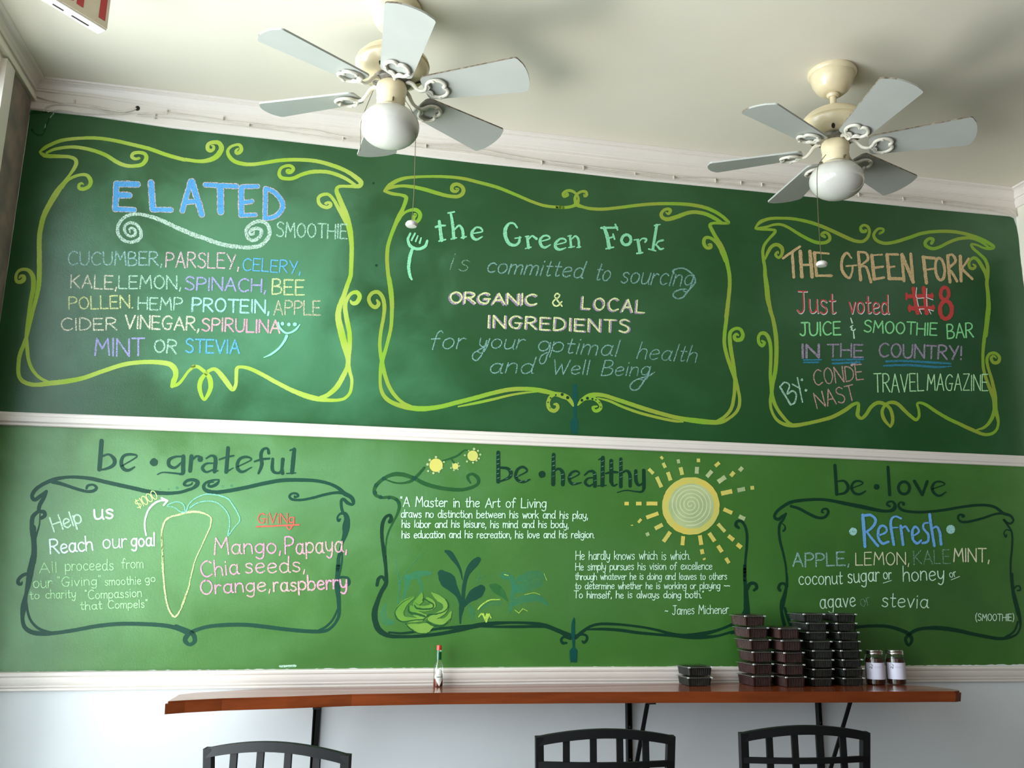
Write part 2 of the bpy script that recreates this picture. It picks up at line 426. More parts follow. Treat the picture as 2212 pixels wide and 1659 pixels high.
rail_t = interp([(p.x, p.z) for p in wallpts([(0, 1451), (646, 1445), (1200, 1440), (2212, 1438)])])
prof = [(0, 0), (.010, .0005), (.012, .003), (.012, .010), (.0105, .011), (.0130, .0125), (.0150, .016), (.0155, .021), (.0140, .0222), (.0158, .024), (.0185, .032), (.0200, .042), (.0200, .0505), (.0180, .0518), (.0195, .053), (.0220, .057), (.0225, .064), (.019, .0690), (0, .0715)]
sweep_x('trim_5', xs, lambda x: rail_t(x)-.0715, prof, M_TRIM, 'white chair rail below the lighter green field')
# ================================================================== lettering and ornament painted / chalked on the back wall
# each drawing was surveyed on detail views of the photograph: region number -> (left, top, scale)
RG = {1: (0, 200, 5.267), 2: (400, 280, 5.267), 3: (100, 500, 5.267), 4: (400, 480, 5.267), 5: (0, 560, 5.267), 6: (350, 600, 5.267),
      7: (800, 350, 5.267), 8: (1200, 370, 5.267), 9: (800, 600, 5.267), 10: (1200, 620, 5.267), 11: (1610, 440, 5.821), 12: (1832, 440, 5.821),
      13: (1610, 670, 5.821), 14: (1832, 670, 5.821), 15: (0, 900, 5.267), 16: (380, 920, 5.267), 17: (0, 1140, 5.267), 18: (380, 1140, 5.267),
      19: (780, 940, 5.267), 20: (1020, 940, 5.267), 21: (1300, 970, 5.821), 22: (780, 1160, 4.809), 23: (1200, 1160, 5.027),
      24: (1640, 980, 5.821), 25: (1832, 1040, 5.821), 26: (1580, 1240, 6.381), 27: (1832, 1240, 5.821)}
def px(r, x, y): a, b, s = RG[r]; return a+x/s, b+y/s
def parse(s, r=1, w=40.0):
    """'r5 x,y x,y,w ...' -> [(px, py, width)] in photograph units; a width stays until changed"""
    global LASTR
    out = []
    for tok in s.split():
        if tok[0] == 'r': r = int(tok[1:]); continue
        q = [float(t) for t in tok.split(',')]
        if len(q) > 2: w = q[2]
        X, Y = px(r, q[0], q[1]); out.append((X, Y, w/RG[r][2]))
    LASTR = r
    return out
LASTR = 1
class Ink:
    """flat marks on the wall plane, collected into one mesh"""
    depth = 0
    def __init__(s, y=-.0016, rough=.05): s.g = MB(); s.y = y; s.rough = rough; s.k = 0
    def _w(s, x, y): return on_wall(x, y, s.y - s.k*2e-6)
    def ribbon(s, P, rough=None, caps=True):
        rough = s.rough if rough is None else rough
        s.k += 1
        n = len(P)
        if n < 2: return
        L = []; R = []
        for i in range(n):
            a = P[max(i-1, 0)]; b = P[min(i+1, n-1)]
            dx, dy = b[0]-a[0], b[1]-a[1]; d = math.hypot(dx, dy) or 1; dx /= d; dy /= d
            h = P[i][2]/2*(1+random.uniform(-rough, rough)); h2 = P[i][2]/2*(1+random.uniform(-rough, rough))
            L.append((P[i][0]+dy*h, P[i][1]-dx*h)); R.append((P[i][0]-dy*h2, P[i][1]+dx*h2))
        v = [s._w(*p) for p in L]+[s._w(*p) for p in R]
        f = [(i, i+1, n+i+1, n+i) for i in range(n-1)]
        s.g.add(v, f)
        if caps:
            for (p, q, rr) in ((P[0], P[1], P[0][2]/2), (P[-1], P[-2], P[-1][2]/2)):
                if rr < .35: continue
                a0 = math.atan2(p[1]-q[1], p[0]-q[0]); m = 5
                s.g.add([s._w(p[0], p[1])]+[s._w(p[0]+rr*math.cos(a0-math.pi/2+math.pi*k/m), p[1]+rr*math.sin(a0-math.pi/2+math.pi*k/m)) for k in range(m+1)],
                        [(0, k+1, k+2) for k in range(m)])
    def curve(s, P, step=2.5, **k): s.ribbon(spline(P, step=step), **k)
    def lines(s, P, step=4.0, **k):
        for a, b in zip(P, P[1:]):
            n = max(1, int(math.hypot(b[0]-a[0], b[1]-a[1])/step))
            s.ribbon([tuple(u+(w_-u)*t/n for u, w_ in zip(a, b)) for t in range(n+1)], **k)
    def draw(s, txt, r=1, w=40.0):
        """strokes separated by ';', a leading '-' means straight segments, 'o x,y,rx,ry,rot,w' a ring, '* x,y,rad' a dot, '#' a filled outline"""
        global LASTR
        LASTR = r
        for st in txt.split(';'):
            st = st.strip()
            if not st: continue
            if st[0] == '-' : P = parse(st[1:], r, w); s.lines(P)
            elif st[0] == 'o':
                q = [float(t) for t in st[1:].split(',')]
                X, Y = px(r, q[0], q[1]); sc = RG[r][2]; a = math.radians(q[4]); P = []
                for k in range(29):
                    t = 2*math.pi*k/28; u, w2 = q[2]/sc*math.cos(t), q[3]/sc*math.sin(t)
                    P.append((X+u*math.cos(a)-w2*math.sin(a), Y+u*math.sin(a)+w2*math.cos(a), q[5]/sc))
                s.ribbon(P, caps=False)
            elif st[0] == '*':
                for tok in st[1:].split():
                    q = [float(t) for t in tok.split(',')]; X, Y = px(r, q[0], q[1]); s.dot(X, Y, q[2]/RG[r][2])
            elif st[0] == '#':
                P = parse(st[1:], r, w); s.blob([p[:2] for p in P])
            else: s.curve(parse(st, r, w))
            r = LASTR
    def dot(s, X, Y, rad, m=14):
        s.k += 1; j_ = .08
        if rad > 9: m = 72; j_ = .012
        s.g.add([s._w(X, Y)]+[s._w(X+rad*(1+random.uniform(-j_, j_))*math.cos(2*math.pi*k/m), Y+rad*(1+random.uniform(-j_, j_))*math.sin(2*math.pi*k/m)) for k in range(m)],
                [(0, k+1, (k+1) % m+1) for k in range(m)])
    def blob(s, P):
        from mathutils.geometry import tessellate_polygon
        s.k += 1
        tri = tessellate_polygon([[Vector((a, b, 0)) for a, b in P]])
        s.g.add([s._w(a, b) for a, b in P], [tuple(t) for t in tri])
    def done(s, name, m, parent, label=None):
        me = bpy.data.meshes.new(name); me.from_pydata([tuple(v) for v in s.g.v], [], s.g.f); me.materials.append(m); me.update()
        return link(name, me, parent, label)

# ------------------------------------------------------------------ hand-lettering alphabet (cap height 10, x-height 6)
F = {
'A': (6, '0,0 3,10 6,0;1.1,3.7 4.9,3.7'), 'B': (5.2, '0,0 .2,10;~.2,10 3,10 4.4,8.6 4.1,6.6 2.4,5.4 .2,5.2;~.2,5.2 3,5.1 5,4 5,1.6 3.2,.2 0,0'),
'C': (5.8, '~5.6,8.8 4,10 2.2,9.5 .5,7.2 .2,4 1.2,1.1 3.2,0 5.7,1.3'), 'D': (5.8, '0,0 .2,10;~.2,10 2.8,9.6 5,7.7 5.7,5 5,2.2 3,.4 0,0'),
'E': (4.8, '4.6,10 0,10 0,0 4.8,0;0,5.2 4,5.2'), 'F': (4.8, '4.8,10 0,10 0,0;0,5.2 3.8,5.2'),
'G': (6.2, '~5.8,8.6 4.2,10 2.2,9.5 .5,7 .2,3.8 1.4,.9 3.4,0 5,.8 5.6,4.2;3.2,4.4 6.2,4.4'), 'H': (5.6, '0,0 0,10;5.6,0 5.6,10;0,5.2 5.6,5.2'),
'I': (.6, '.3,0 .3,10'), 'J': (5, '~3.4,10 3.5,3.2 3,.8 1.6,0 .1,1.4;1,10 5.4,10'), 'K': (5.2, '0,0 0,10;5,10 0,4.4;1.2,5.4 5.2,0'),
'L': (4.6, '0,10 0,0 4.6,0'), 'M': (6.8, '0,0 .8,10 3.4,4 6,10 6.8,0'), 'N': (5.8, '0,0 0,10 5.8,0 5.8,10'),
'O': (6, '~3,10 .9,8.4 .1,5 1,1.5 3,0 5,1.5 5.9,5 5,8.5 3,10'), 'P': (5, '0,0 .2,10;~.2,10 3,10 4.8,8.6 4.8,6.4 3,5 .2,4.8'),
'Q': (6, '~3,10 .9,8.4 .1,5 1,1.5 3,0 5,1.5 5.9,5 5,8.5 3,10;4,2 6.2,-.6'), 'R': (5.4, '0,0 .2,10;~.2,10 3,10 4.8,8.7 4.7,6.6 2.8,5.2 .2,5;1.8,5.1 5.4,0'),
'S': (5, '~4.7,8.8 3.2,10 1.4,9.7 .4,8.1 1.2,6.3 3.4,5.1 4.8,3.3 4.4,1.1 2.6,0 .2,1.1'), 'T': (5.6, '0,10 5.8,10;2.9,10 2.9,0'),
'U': (5.6, '~0,10 .1,4 .8,1 2.7,0 4.7,1.2 5.4,4 5.6,10'), 'V': (5.8, '0,10 2.8,0 5.8,10'), 'W': (7.6, '0,10 2,0 3.8,7 5.6,0 7.6,10'),
'X': (5.4, '0,0 5.4,10;0,10 5.4,0'), 'Y': (5.4, '0,10 2.7,5;5.4,10 2,0'), 'Z': (5.4, '.2,10 5.2,10 0,0 5.4,0'),
'a': (4.6, '~4,5 2.8,6 1.2,5.6 .2,3.4 .6,1 2,0 3.4,1 4.1,4.6;~4.2,6 4,2.4 4.3,.4 5,.2'), 'b': (4.2, '~0,10 0,0;~0,3.6 1.2,5.8 3,5.8 4.2,4 4,1.4 2.6,0 .9,.3 0,1.6'),
'c': (3.8, '~3.8,5 2.6,6 1,5.4 .1,3.2 .8,.8 2.3,0 3.9,.9'), 'd': (4.6, '~4,4.8 2.6,6 1,5.4 .1,3.2 .8,.6 2.2,0 3.6,1.1 4.1,3.2;~4.4,10 4.1,2.4 4.4,.3 5,.2'),
'e': (4.1, '~.4,2.9 3.8,3.7 3.6,5.3 2.2,6 .7,5 .1,2.8 .8,.7 2.3,0 4.1,1'), 'f': (3.4, '~3.8,9 3,10 1.9,9.2 1.5,6 1.3,0;-.1,5.8 3.2,5.8'),
'g': (4.3, '~4,5 2.6,6 1,5.4 .1,3.4 .8,1.1 2.2,.5 3.6,1.6 4.1,4;~4.2,6 4.1,1 3.6,-2.4 2,-3.2 .4,-2.3'), 'h': (4, '0,10 0,0;~0,3.4 1.2,5.6 2.8,5.8 3.7,4.6 3.8,2 4,0'),
'i': (.7, '.35,6 .35,0;.3,8.1 .4,8.5'), 'j': (1.6, '~1.2,6 1.2,-2 0,-3;1.2,8.1 1.3,8.5'), 'k': (3.8, '0,10 0,0;3.6,6 .1,2.6;1.1,3.5 3.9,0'), 'l': (.6, '.3,10 .3,0'),
'm': (6.2, '0,6 0,0;~0,3.6 1,5.6 2.2,5.8 3,4.6 3,2 3,0;~3,3.8 4.1,5.7 5.4,5.7 6,4.4 6.1,0'), 'n': (3.9, '0,6 0,0;~0,3.5 1.2,5.6 2.7,5.8 3.6,4.6 3.8,2 3.9,0'),
'o': (4.2, '~2.1,6 .5,5 0,3 .6,.9 2.1,0 3.6,1 4.2,3 3.6,5 2.1,6'), 'p': (4.2, '0,6 0,-3.2;~0,3.8 1.2,5.8 3,5.8 4.2,4.2 4,1.6 2.6,.3 .9,.6 0,1.8'),
'q': (4.2, '~4,5 2.6,6 1,5.4 .1,3.2 .8,.6 2.2,0 4,1.4;4.2,6 4.2,-3'), 'r': (2.7, '0,6 0,0;~0,3.4 .8,5.2 1.8,6 2.8,5.5'),
's': (3.4, '~3.3,5.2 2.2,6 .9,5.8 .4,4.7 1.2,3.6 2.7,2.8 3.3,1.5 2.6,.3 1.4,0 .1,.8'), 't': (2.8, '~1.3,9 1.2,1.6 1.8,.1 3,.7;0,6 2.9,6'),
'u': (4, '~0,6 .1,2 .9,.2 2.3,.2 3.5,1.4 3.9,3.4;~3.9,6 3.9,1.4 4.4,0'), 'v': (3.7, '0,6 1.8,0 3.8,6'), 'w': (5.6, '0,6 1.4,0 2.8,4.8 4.2,0 5.6,6'),
'x': (3.6, '0,0 3.6,6;0,6 3.6,0'), 'y': (3.9, '~0,6 .3,2.6 1.4,1 2.8,1.4 3.7,3.4;~3.9,6 3.7,1 3,-2.4 1.7,-3.2 .3,-2.3'), 'z': (3.6, '0,6 3.5,6 0,0 3.6,0'),
'0': (4, '~2,9.6 .4,8 0,4.8 .6,1.2 2,0 3.5,1.3 4,4.8 3.5,8.2 2,9.6'), '1': (.8, '.2,8.8 .6,9.8 .6,0'), '8': (4.4, '~2.2,5.2 .5,7 .8,9.2 2.2,10 3.7,9.2 3.9,7 2.2,5.2 .3,3 .5,.9 2.2,0 4,.9 4.1,3 2.2,5.2'),
'$': (4.4, '~4.2,8 2.4,9 .8,8.2 .6,6.4 2.2,5.2 3.8,3.8 3.8,2 2.2,1 .2,2;2.2,10.4 2.2,-.4'), ',': (.9, '.7,1 .2,-1.6'), '.': (.6, '.2,.2 .4,.5'), '!': (.6, '.3,10 .3,3.2;.3,.1 .4,.5'),
':': (.6, '.3,5 .4,5.4;.3,.6 .4,1'), '(': (1.8, '~1.8,11 .4,8 .1,4 .6,.6 1.9,-1.8'), ')': (1.8, '~0,11 1.4,8 1.7,4 1.2,.6 0,-1.8'), '"': (1.8, '.4,10 .2,8.4;1.5,10 1.3,8.4'),
'~': (3.4, '~0,4 .8,4.8 1.8,4.2 2.8,3.7 3.6,4.4'), '&': (4.6, '~4.6,.2 1.6,5.8 1,8 2,9.6 3.2,8.6 2.8,6.8 .8,4.4 .2,2.2 1.2,.3 2.8,.5 4.4,3.6'), ' ': (3.6, ''), '-': (2.8, '0,4 2.8,4'),
}
ALT = {'g': 'a'}
def text_strokes(s, A, B, h, w, slant=0.0, gap=1.5, wob=.25):
    """fit the string s between baseline points A and B (photograph units), cap height h, stroke width w"""
    tot = sum(F[c][0] for c in s)+gap*(len(s)-1)
    dx, dy = B[0]-A[0], B[1]-A[1]; Ln = math.hypot(dx, dy); ux, uy = dx/Ln, dy/Ln
    kx = Ln/tot; ky = h/10.0; vx, vy = uy, -ux
    out = []; cur = 0.0
    for c in s:
        adv, data = F[c]
        jy = random.uniform(-wob, wob); jr = random.uniform(-.02, .02); js = 1+random.uniform(-.035, .035)
        for st in data.split(';'):
            if not st: continue
            sm = st[0] == '~'; pts = []
            for tok in st.lstrip('~').split():
                a, b = (float(t) for t in tok.split(','))
                b = b*js+jy+a*jr; X = (cur+a)*kx+b*ky*slant; Y = b*ky
                pts.append((A[0]+ux*X+vx*Y, A[1]+uy*X+vy*Y, w*random.uniform(.88, 1.1)))
            out.append((sm, pts))
        cur += adv+gap
    return out
NWORD = 0
def write(parent, name, s, r, a, b, h, w, m, label=None, slant=0.0, shadow=None, gap=1.5, r2=None, wob=.25, y=-.0022):
    w = w*.84
    A = px(r, *a); B = px(r2 or r, *b); sc = RG[r][2]
    st = text_strokes(s, A, B, h/sc, w/sc, slant, gap, wob)
    if shadow:
        ink = Ink(y+.0003)
        for sm, P in st:
            Q = [(p[0]+shadow[1]/sc, p[1]+shadow[2]/sc, p[2]*1.3) for p in P]
            (ink.curve if sm else ink.lines)(Q)
        ink.done('chalk_shading', shadow[0], parent)
    ink = Ink(y)
    for sm, P in st: (ink.curve if sm else ink.lines)(P, step=2.2)
    return ink.done(name, m, parent, label)
def paint(parent, name, txt, m, r=1, w=40.0, label=None, y=-.0013, rough=.05):
    ink = Ink(y, rough); ink.draw(txt, r, w); return ink.done(name, m, parent, label)
# pigments
P_LIME = chalk('lime_green_paint', (152, 184, 56), 1.0, rgb2=(172, 190, 88), rough=.5)
P_LIME2 = chalk('olive_lime_paint', (144, 160, 58), 1.0, rgb2=(126, 168, 48), rough=.5)
P_DARK = chalk('dark_forest_paint', (24, 70, 52), 1.0, rough=.45)
P_DARK2 = chalk('blackish_green_paint', (14, 56, 36), 1.0, rough=.45)
P_TEAL = chalk('teal_paint', (8, 74, 66), 1.0, rough=.45)
C_MINT = chalk('mint_chalk', (184, 226, 200), .62); C_MINTS = chalk('solid_mint_chalk', (150, 240, 195), .97)
C_GREY = chalk('blue_grey_chalk', (160, 200, 196), .6); C_PINK = chalk('pink_white_chalk', (232, 198, 206), .62)
C_ROSE = chalk('rose_chalk', (234, 162, 192), .74, rgb2=(216, 180, 176)); C_BLUE = chalk('blue_chalk', (98, 176, 226), .78)
C_CREAM = chalk('cream_chalk', (226, 226, 200), .64); C_YEL = chalk('yellow_chalk', (216, 226, 160), .66)
C_LAV = chalk('lavender_chalk', (166, 164, 212), .74); C_CYAN = chalk('cyan_chalk', (176, 230, 222), .74)
C_TAN = chalk('tan_chalk', (222, 190, 140), .76); C_TAN2 = chalk('sand_chalk', (206, 200, 168), .6)
C_WHITE = chalk('white_chalk', (232, 248, 246), .95); C_PALE = chalk('pale_green_chalk', (182, 232, 172), .84)
C_SOLG = chalk('bright_green_chalk', (140, 222, 148), .9); C_RED = chalk('red_chalk', (196, 70, 66), .9)
C_REDL = chalk('light_red_chalk', (222, 96, 84), .85)
C_FAINT = chalk('faint_grey_chalk', (150, 195, 170), .42); C_SOFT = chalk('soft_green_chalk', (136, 180, 170), .62)
C_MGRN = chalk('mint_green_chalk', (140, 214, 166), .85); C_PURP = chalk('purple_chalk', (178, 150, 184), .72)
C_GLAV = chalk('grey_lavender_chalk', (176, 158, 184), .66); C_SKY = chalk('sky_blue_chalk', (112, 172, 232), .9)
C_DBLU = chalk('deep_blue_chalk', (58, 140, 170), .7); C_BROWNP = chalk('dusty_pink_chalk', (214, 170, 160), .66)
C_PALEY = chalk('pale_yellow_chalk', (232, 240, 170), .72); C_WG = chalk('white_green_chalk', (206, 240, 212), .88)
C_TEAL = chalk('pale_teal_chalk', (140, 222, 205), .7); C_GHOST = chalk('ghost_teal_wash', (52, 150, 122), .42, scale=12, soft=(.05, .45))
C_LG = chalk('lettuce_green_paint', (92, 142, 52), 1.0, rgb2=(116, 158, 66)); C_MG = chalk('mid_green_wash', (50, 110, 56), .8, scale=14, soft=(.5, .95))
C_SUN = chalk('sun_yellow_paint', (214, 194, 92), 1.0, rgb2=(196, 196, 104)); C_SUNC = chalk('pale_sun_paint', (186, 198, 142), 1.0, rgb2=(160, 178, 128))
C_SUNR = chalk('sun_swirl_paint', (200, 210, 164), 1.0); C_VINE = chalk('vine_green_paint', (34, 88, 44), .82, scale=14, soft=(.55, .95))
C_CREAMS = chalk('firm_cream_chalk', (222, 222, 186), .9)
# ---------------------------------------------------------------- dark green field
paint(GU, 'scroll_frame', '''
r1 450,675,20 500,635,38 560,600,40 700,545,40 900,520,36 1100,518,38 1300,545,40 1500,590,42 1700,640,44 1900,710,44 2100,765,42 r2 0,340,40 150,360,40 260,350,50 350,310,60 405,240,60 410,190,56 380,150,50 320,145,45 265,165,42 255,215,48 285,240,44 320,225,36 325,190,30 300,182,14;
r2 605,215,16 580,235,30 580,265,38 615,262,44 640,225,44 625,180,38 585,172,30 520,195,32 485,240,36 500,300,44 560,360,46 660,390,44 770,395,42 900,378,40 1100,348,42 1300,343,42 1500,360,44 1700,415,46 1850,480,46 1950,550,52 2000,600,56 1985,640,50 1930,645,44 1850,645,34 1750,648,36 1722,690,46 1745,760,56 1790,870,60 1835,990,70 1875,1150,64 1893,1300,52 1893,1450,50 1885,1659,46;
r2 1190,452,14 1160,462,30 1165,485,40 1205,480,44 1230,445,42 1205,415,36 1150,412,34 1090,440,34 1068,500,40 1092,545,42 1150,558,42 1230,553,42 1330,510,42 1450,480,44 1600,480,42 1720,510,42 1830,560,40 1930,625,34;
r2 1612,852,12 1590,840,24 1640,830,34 1655,860,44 1620,885,40 1560,872,38 1520,830,40 1518,775,38 1560,742,38 1630,738,36 1690,800,38 1740,890,42 1790,980,44 1830,1060,40;
r1 530,685,26 620,645,34 760,622,36 880,622,38 1050,655,42 1200,710,44 1330,790,46 1430,830,42 1530,835,40 1620,815,46 1665,750,50 1650,700,42 1590,682,38 1520,690,40 1500,730,40 1540,755,34 1590,745,26 1570,738,12;
r1 450,675,20 480,700,40 530,720,48 650,725,42 780,730,38 850,755,42 868,800,46 845,860,42 790,940,32 730,1020,40 650,1130,66 570,1260,64 500,1400,60 462,1550,56 448,1659,56 r5 448,0,58 448,150,56 440,300,54 410,450,46 370,600,44 335,750,42 308,860,42 270,970,44 228,1080,46 210,1200,46 212,1310,46 250,1380,48 330,1418,48 430,1428,48 560,1412,56 750,1390,56 950,1350,50 1150,1280,48 1400,1200,48 1600,1172,48 1800,1172,52 1930,1195,60 1988,1250,66 2000,1320,60 1975,1390,60 1958,1445,44;
r5 1950,1448,20 1990,1438,36 2040,1410,36 2090,1350,32 2140,1280,30 2212,1215,34 r6 340,1020,36 400,1010,40 460,1050,42 520,1105,50 550,1170,58 548,1270,50 480,1385,34 430,1275,48 438,1175,52 490,1100,44 540,1055,38 600,1040,44 660,1090,56 730,1180,60 800,1270,50 838,1220,40 845,1120,42 850,1040,44 880,1015,34 980,1028,42 1120,1090,46 1300,1190,48 1500,1290,52 1700,1362,62 1880,1392,44 2030,1388,34 2100,1355,34 2145,1290,36 2160,1170,36 2140,1080,40 2120,990,46;
r1 705,1085,30 760,1010,30 830,962,34 920,935,34 990,942,40 1030,1000,50 1018,1060,44 960,1095,42 905,1090,40 898,1050,34 930,1030,26 950,1045,12;
r5 235,205,10 220,215,22 235,190,30 268,195,44 270,230,50 235,258,46 190,250,40 182,190,34 215,130,34 290,115,38 350,150,48 380,230,56 375,350,54 345,500,46 325,650,42 308,780,42 300,900,44 310,1020,44 320,1120,40 350,1220,40 400,1300,38 470,1360,34 560,1400,30;
r4 1880,890,18 1900,920,40 1950,915,50 1985,850,50 1958,800,50 1900,805,40 1850,860,40 1820,950,50 1838,1100,54 1868,1250,52 1872,1400,52 1860,1530,50 1850,1659,60;
r2 1885,1600,46 1883,1659,48 r6 2110,80,50 2070,200,54 2020,330,60 2005,450,70 2040,620,78 2080,780,72 2115,920,56 2110,1010,50 2060,1120,56 1990,1240,58 1890,1330,50 1800,1365,40''', P_LIME, label='lime-green scroll border of the left upper menu')
paint(GU, 'scroll_frame', '''
r7 160,320,20 220,262,44 330,202,42 450,175,34 650,165,30 850,167,34 1050,187,36 1250,235,38 1450,290,38 1650,370,36 1850,455,34 2000,500,34 2212,520,34 r8 0,403,34 110,412,34 200,395,36 240,365,50 262,320,30 245,270,26 190,225,34 130,222,32 88,255,36 98,285,36 138,270,34 132,248,22 115,262,10;
r8 325,262,14 330,285,28 355,270,34 345,235,34 300,230,30 252,255,30 222,300,34 228,350,40 245,380,50 310,405,34 400,425,36 550,430,36 750,410,36 950,385,36 1150,370,36 1400,370,38 1600,390,40 1750,430,40 1880,500,38 1960,570,36 1972,592,24 1900,590,34 1800,590,32 1758,610,40 1775,660,42 1830,760,44 1880,850,56 1930,970,54 1960,1080,46 1980,1200,44 1980,1350,42 1960,1500,42 1940,1659,42;
r7 165,322,30 230,290,40 350,272,34 480,282,40 620,312,44 780,360,44 900,388,40 1000,390,42 1055,350,46 1050,290,42 990,252,40 935,270,44 930,320,42 970,335,36 1000,310,30 970,298,14;
r7 160,330,30 250,360,38 350,375,34 405,400,46 400,450,46 370,530,44 330,620,60 290,700,48 235,840,42 200,960,44 190,1100,44 200,1250,44 220,1400,46 240,1560,48 248,1659,48;
r7 345,620,30 400,570,28 470,545,36 530,550,46 568,600,46 545,665,42 505,685,40 490,640,40 515,600,40 500,590,20;
r8 1255,468,14 1285,485,30 1308,445,38 1280,428,34 1230,445,34 1202,490,40 1222,530,42 1280,545,46 1380,518,48 1500,475,44 1600,465,42 1720,490,44 1820,540,42 1900,590,30;
r8 1755,850,14 1738,835,24 1768,835,32 1768,868,34 1720,870,38 1688,820,42 1700,762,38 1750,755,36 1810,790,36 1860,850,42 1900,930,50 1935,1020,44;
r9 215,0,44 235,120,46 248,250,44 245,400,44 235,560,40 205,700,40 170,830,42 140,920,50 125,1000,50 112,1120,36 118,1250,38 160,1350,46 250,1420,50 400,1470,56 580,1490,60 780,1470,50 1000,1415,50 1200,1365,50 1400,1310,48 1600,1270,48 1800,1265,46 1950,1285,54 2100,1320,46 2190,1350,50 r10 138,1262,54 180,1310,44 200,1350,24;
r9 75,255,24 95,295,44 60,335,44 10,310,42 -18,240,42 20,175,42 90,165,44 142,230,46 160,330,44 150,450,40 122,600,40 108,750,40 118,880,42 140,990,46 165,1100,46 210,1230,44 280,1340,42 370,1420,34 480,1465,20;
r9 1000,1466,16 1200,1426,30 1400,1382,30 1600,1334,26 1780,1306,22 1900,1298,12;
r9 2105,1320,40 2045,1360,40 2022,1430,44 2040,1490,46 2090,1515,44 2132,1480,40 2120,1440,34 2090,1440,20;
r10 200,1350,10 150,1262,40 70,1222,40 0,1212,40;
r10 255,1342,20 300,1290,44 370,1242,50 450,1225,50 560,1235,44 700,1280,46 850,1330,46 1000,1380,48 1200,1440,46 1400,1490,48 1600,1522,60 1800,1540,54 1900,1532,44 1980,1490,34 2050,1430,36 2088,1360,38 2095,1270,36 2080,1180,36 2055,1080,44 2030,1000,50 1990,900,44 1950,780,42 1922,650,42 1925,520,42 1940,400,44 1958,250,42 1980,0,42;
r10 480,1262,16 620,1300,28 760,1362,30 950,1430,32 1150,1482,32 1350,1524,30 1450,1532,20;
r10 2082,550,18 2060,535,30 2035,560,40 2052,600,44 2110,595,46 2132,540,42 2100,480,38 2040,475,36 1988,520,40 1985,620,46 2000,740,46 2025,880,40 2040,1000,40 2040,1120,40 2030,1250,40 2000,1380,40 1930,1470,38 1830,1530,30;
r10 290,1285,30 400,1262,44 470,1290,40 515,1350,36 500,1395,40 450,1410,36 425,1370,34 472,1358,20''', P_LIME2, label='olive-lime scroll border of the middle upper menu')
paint(GU, 'scroll_frame', '''
r11 125,300,20 190,230,44 300,190,40 430,182,36 600,190,38 800,230,42 950,280,44 1100,345,46 1250,415,48 1370,465,44 1470,475,40 1535,430,40 1562,350,34 1540,290,36 1490,270,34 1450,300,36 1465,345,44 1510,350,36 1525,330,24 1500,325,10;
r11 150,315,40 270,290,30 370,262,32 460,265,34 560,310,36 680,385,40 800,450,42 900,488,44 1000,490,42 1060,450,42 1050,390,38 1000,360,36 965,390,46 1000,418,34;
r11 130,310,34 200,320,36 310,325,34 375,335,34 365,370,38 300,440,34 240,520,36 220,600,38 228,700,40 245,800,42 250,900,50 270,1050,62 285,1200,62 320,1350,46 355,1480,46 380,1659,46;
r11 250,700,20 280,620,40 330,540,44 400,515,46 460,560,50 462,630,40 420,680,34 380,640,36 410,605,26 420,630,10;
r13 310,0,44 345,100,48 375,250,52 390,400,54 390,600,54 375,780,52 345,920,48 330,1050,46 315,1150,40 330,1260,34 390,1370,38 480,1430,44 600,1450,52 750,1430,46 950,1385,44 1100,1340,48 1250,1260,50 1350,1190,44 1420,1172,36 1418,1250,48 1412,1320,48 1460,1360,40 1520,1310,44 1580,1220,46 1660,1165,48 1750,1180,44 1820,1240,42 1850,1330,44 1850,1410,42 1825,1465,30;
r13 1820,1465,24 1750,1380,44 1720,1290,42 1740,1220,38 1790,1170,38 1860,1160,46 1930,1190,46 2020,1280,44 2100,1350,42 2150,1378,38 2185,1330,36 2180,1250,34 2160,1180,30 2200,1165,34 r14 980,1190,40 1100,1270,42 1250,1360,44 1400,1430,44 1550,1500,46 1700,1560,40 1800,1555,38 1868,1500,34 1890,1400,34 1875,1300,34 1850,1200,40;
r13 208,385,24 240,410,40 212,448,42 172,410,40 165,340,38 200,290,42 258,300,48 300,370,48 320,480,44 320,650,42 315,800,42 325,950,44 340,1080,48 380,1200,44 450,1310,42 540,1410,38 620,1448,24;
r12 415,350,14 390,380,24 440,350,30 440,318,30 375,318,32 322,390,38 358,460,42 458,497,42 588,482,42 758,430,44 920,375,42 1100,350,40 1300,350,42 1480,380,42 1640,430,40 1760,490,44 1830,545,44 1780,565,40 1700,555,30 1620,520,26 1550,510,30 1570,560,36 1650,630,36 1720,700,42 1755,790,44 1755,900,46 1745,1000,46 1760,1150,48 1765,1300,60 1750,1450,62 1730,1659,52;
r12 1050,498,40 1070,450,42 1020,440,38 972,480,44 980,530,44 1060,565,42 1150,545,40 1280,480,40 1400,440,40 1540,430,42 1660,470,40 1770,550,24;
r12 1570,762,20 1600,785,34 1580,815,36 1535,808,38 1518,750,38 1540,702,38 1590,682,42 1640,720,46 1690,800,48 1730,880,46 1745,950,40;
r14 1760,0,56 1755,100,52 1730,250,50 1705,420,44 1695,600,38 1705,750,40 1750,900,42 1800,1030,46 1840,1130,60 1850,1250,60 1868,1320,36 1888,1420,26;
r14 1860,600,18 1830,575,30 1798,605,40 1830,660,42 1890,650,44 1902,590,40 1850,540,38 1780,550,36 1745,620,40 1760,720,38 1800,850,40 1830,980,46 1850,1100,50 1845,1220,50 1820,1330,50 1770,1420,42 1700,1480,34 1620,1505,20''', P_LIME2, label='olive-lime scroll border of the right upper menu')
paint(GU, 'painted_fork', '''r10 222,1125,50 222,1200,56 222,1300,52 221,1400,40 220,1480,32;# r10 200,1480 240,1480 258,1535 256,1600 250,1640 185,1640 168,1600 165,1535;
- r10 178,1590,14 184,1665; - 202,1590,14 206,1668; - 226,1590,14 228,1668; - 248,1590,14 244,1665''', P_TEAL, r=10, label='dark teal fork between the scrolls under the middle upper menu')
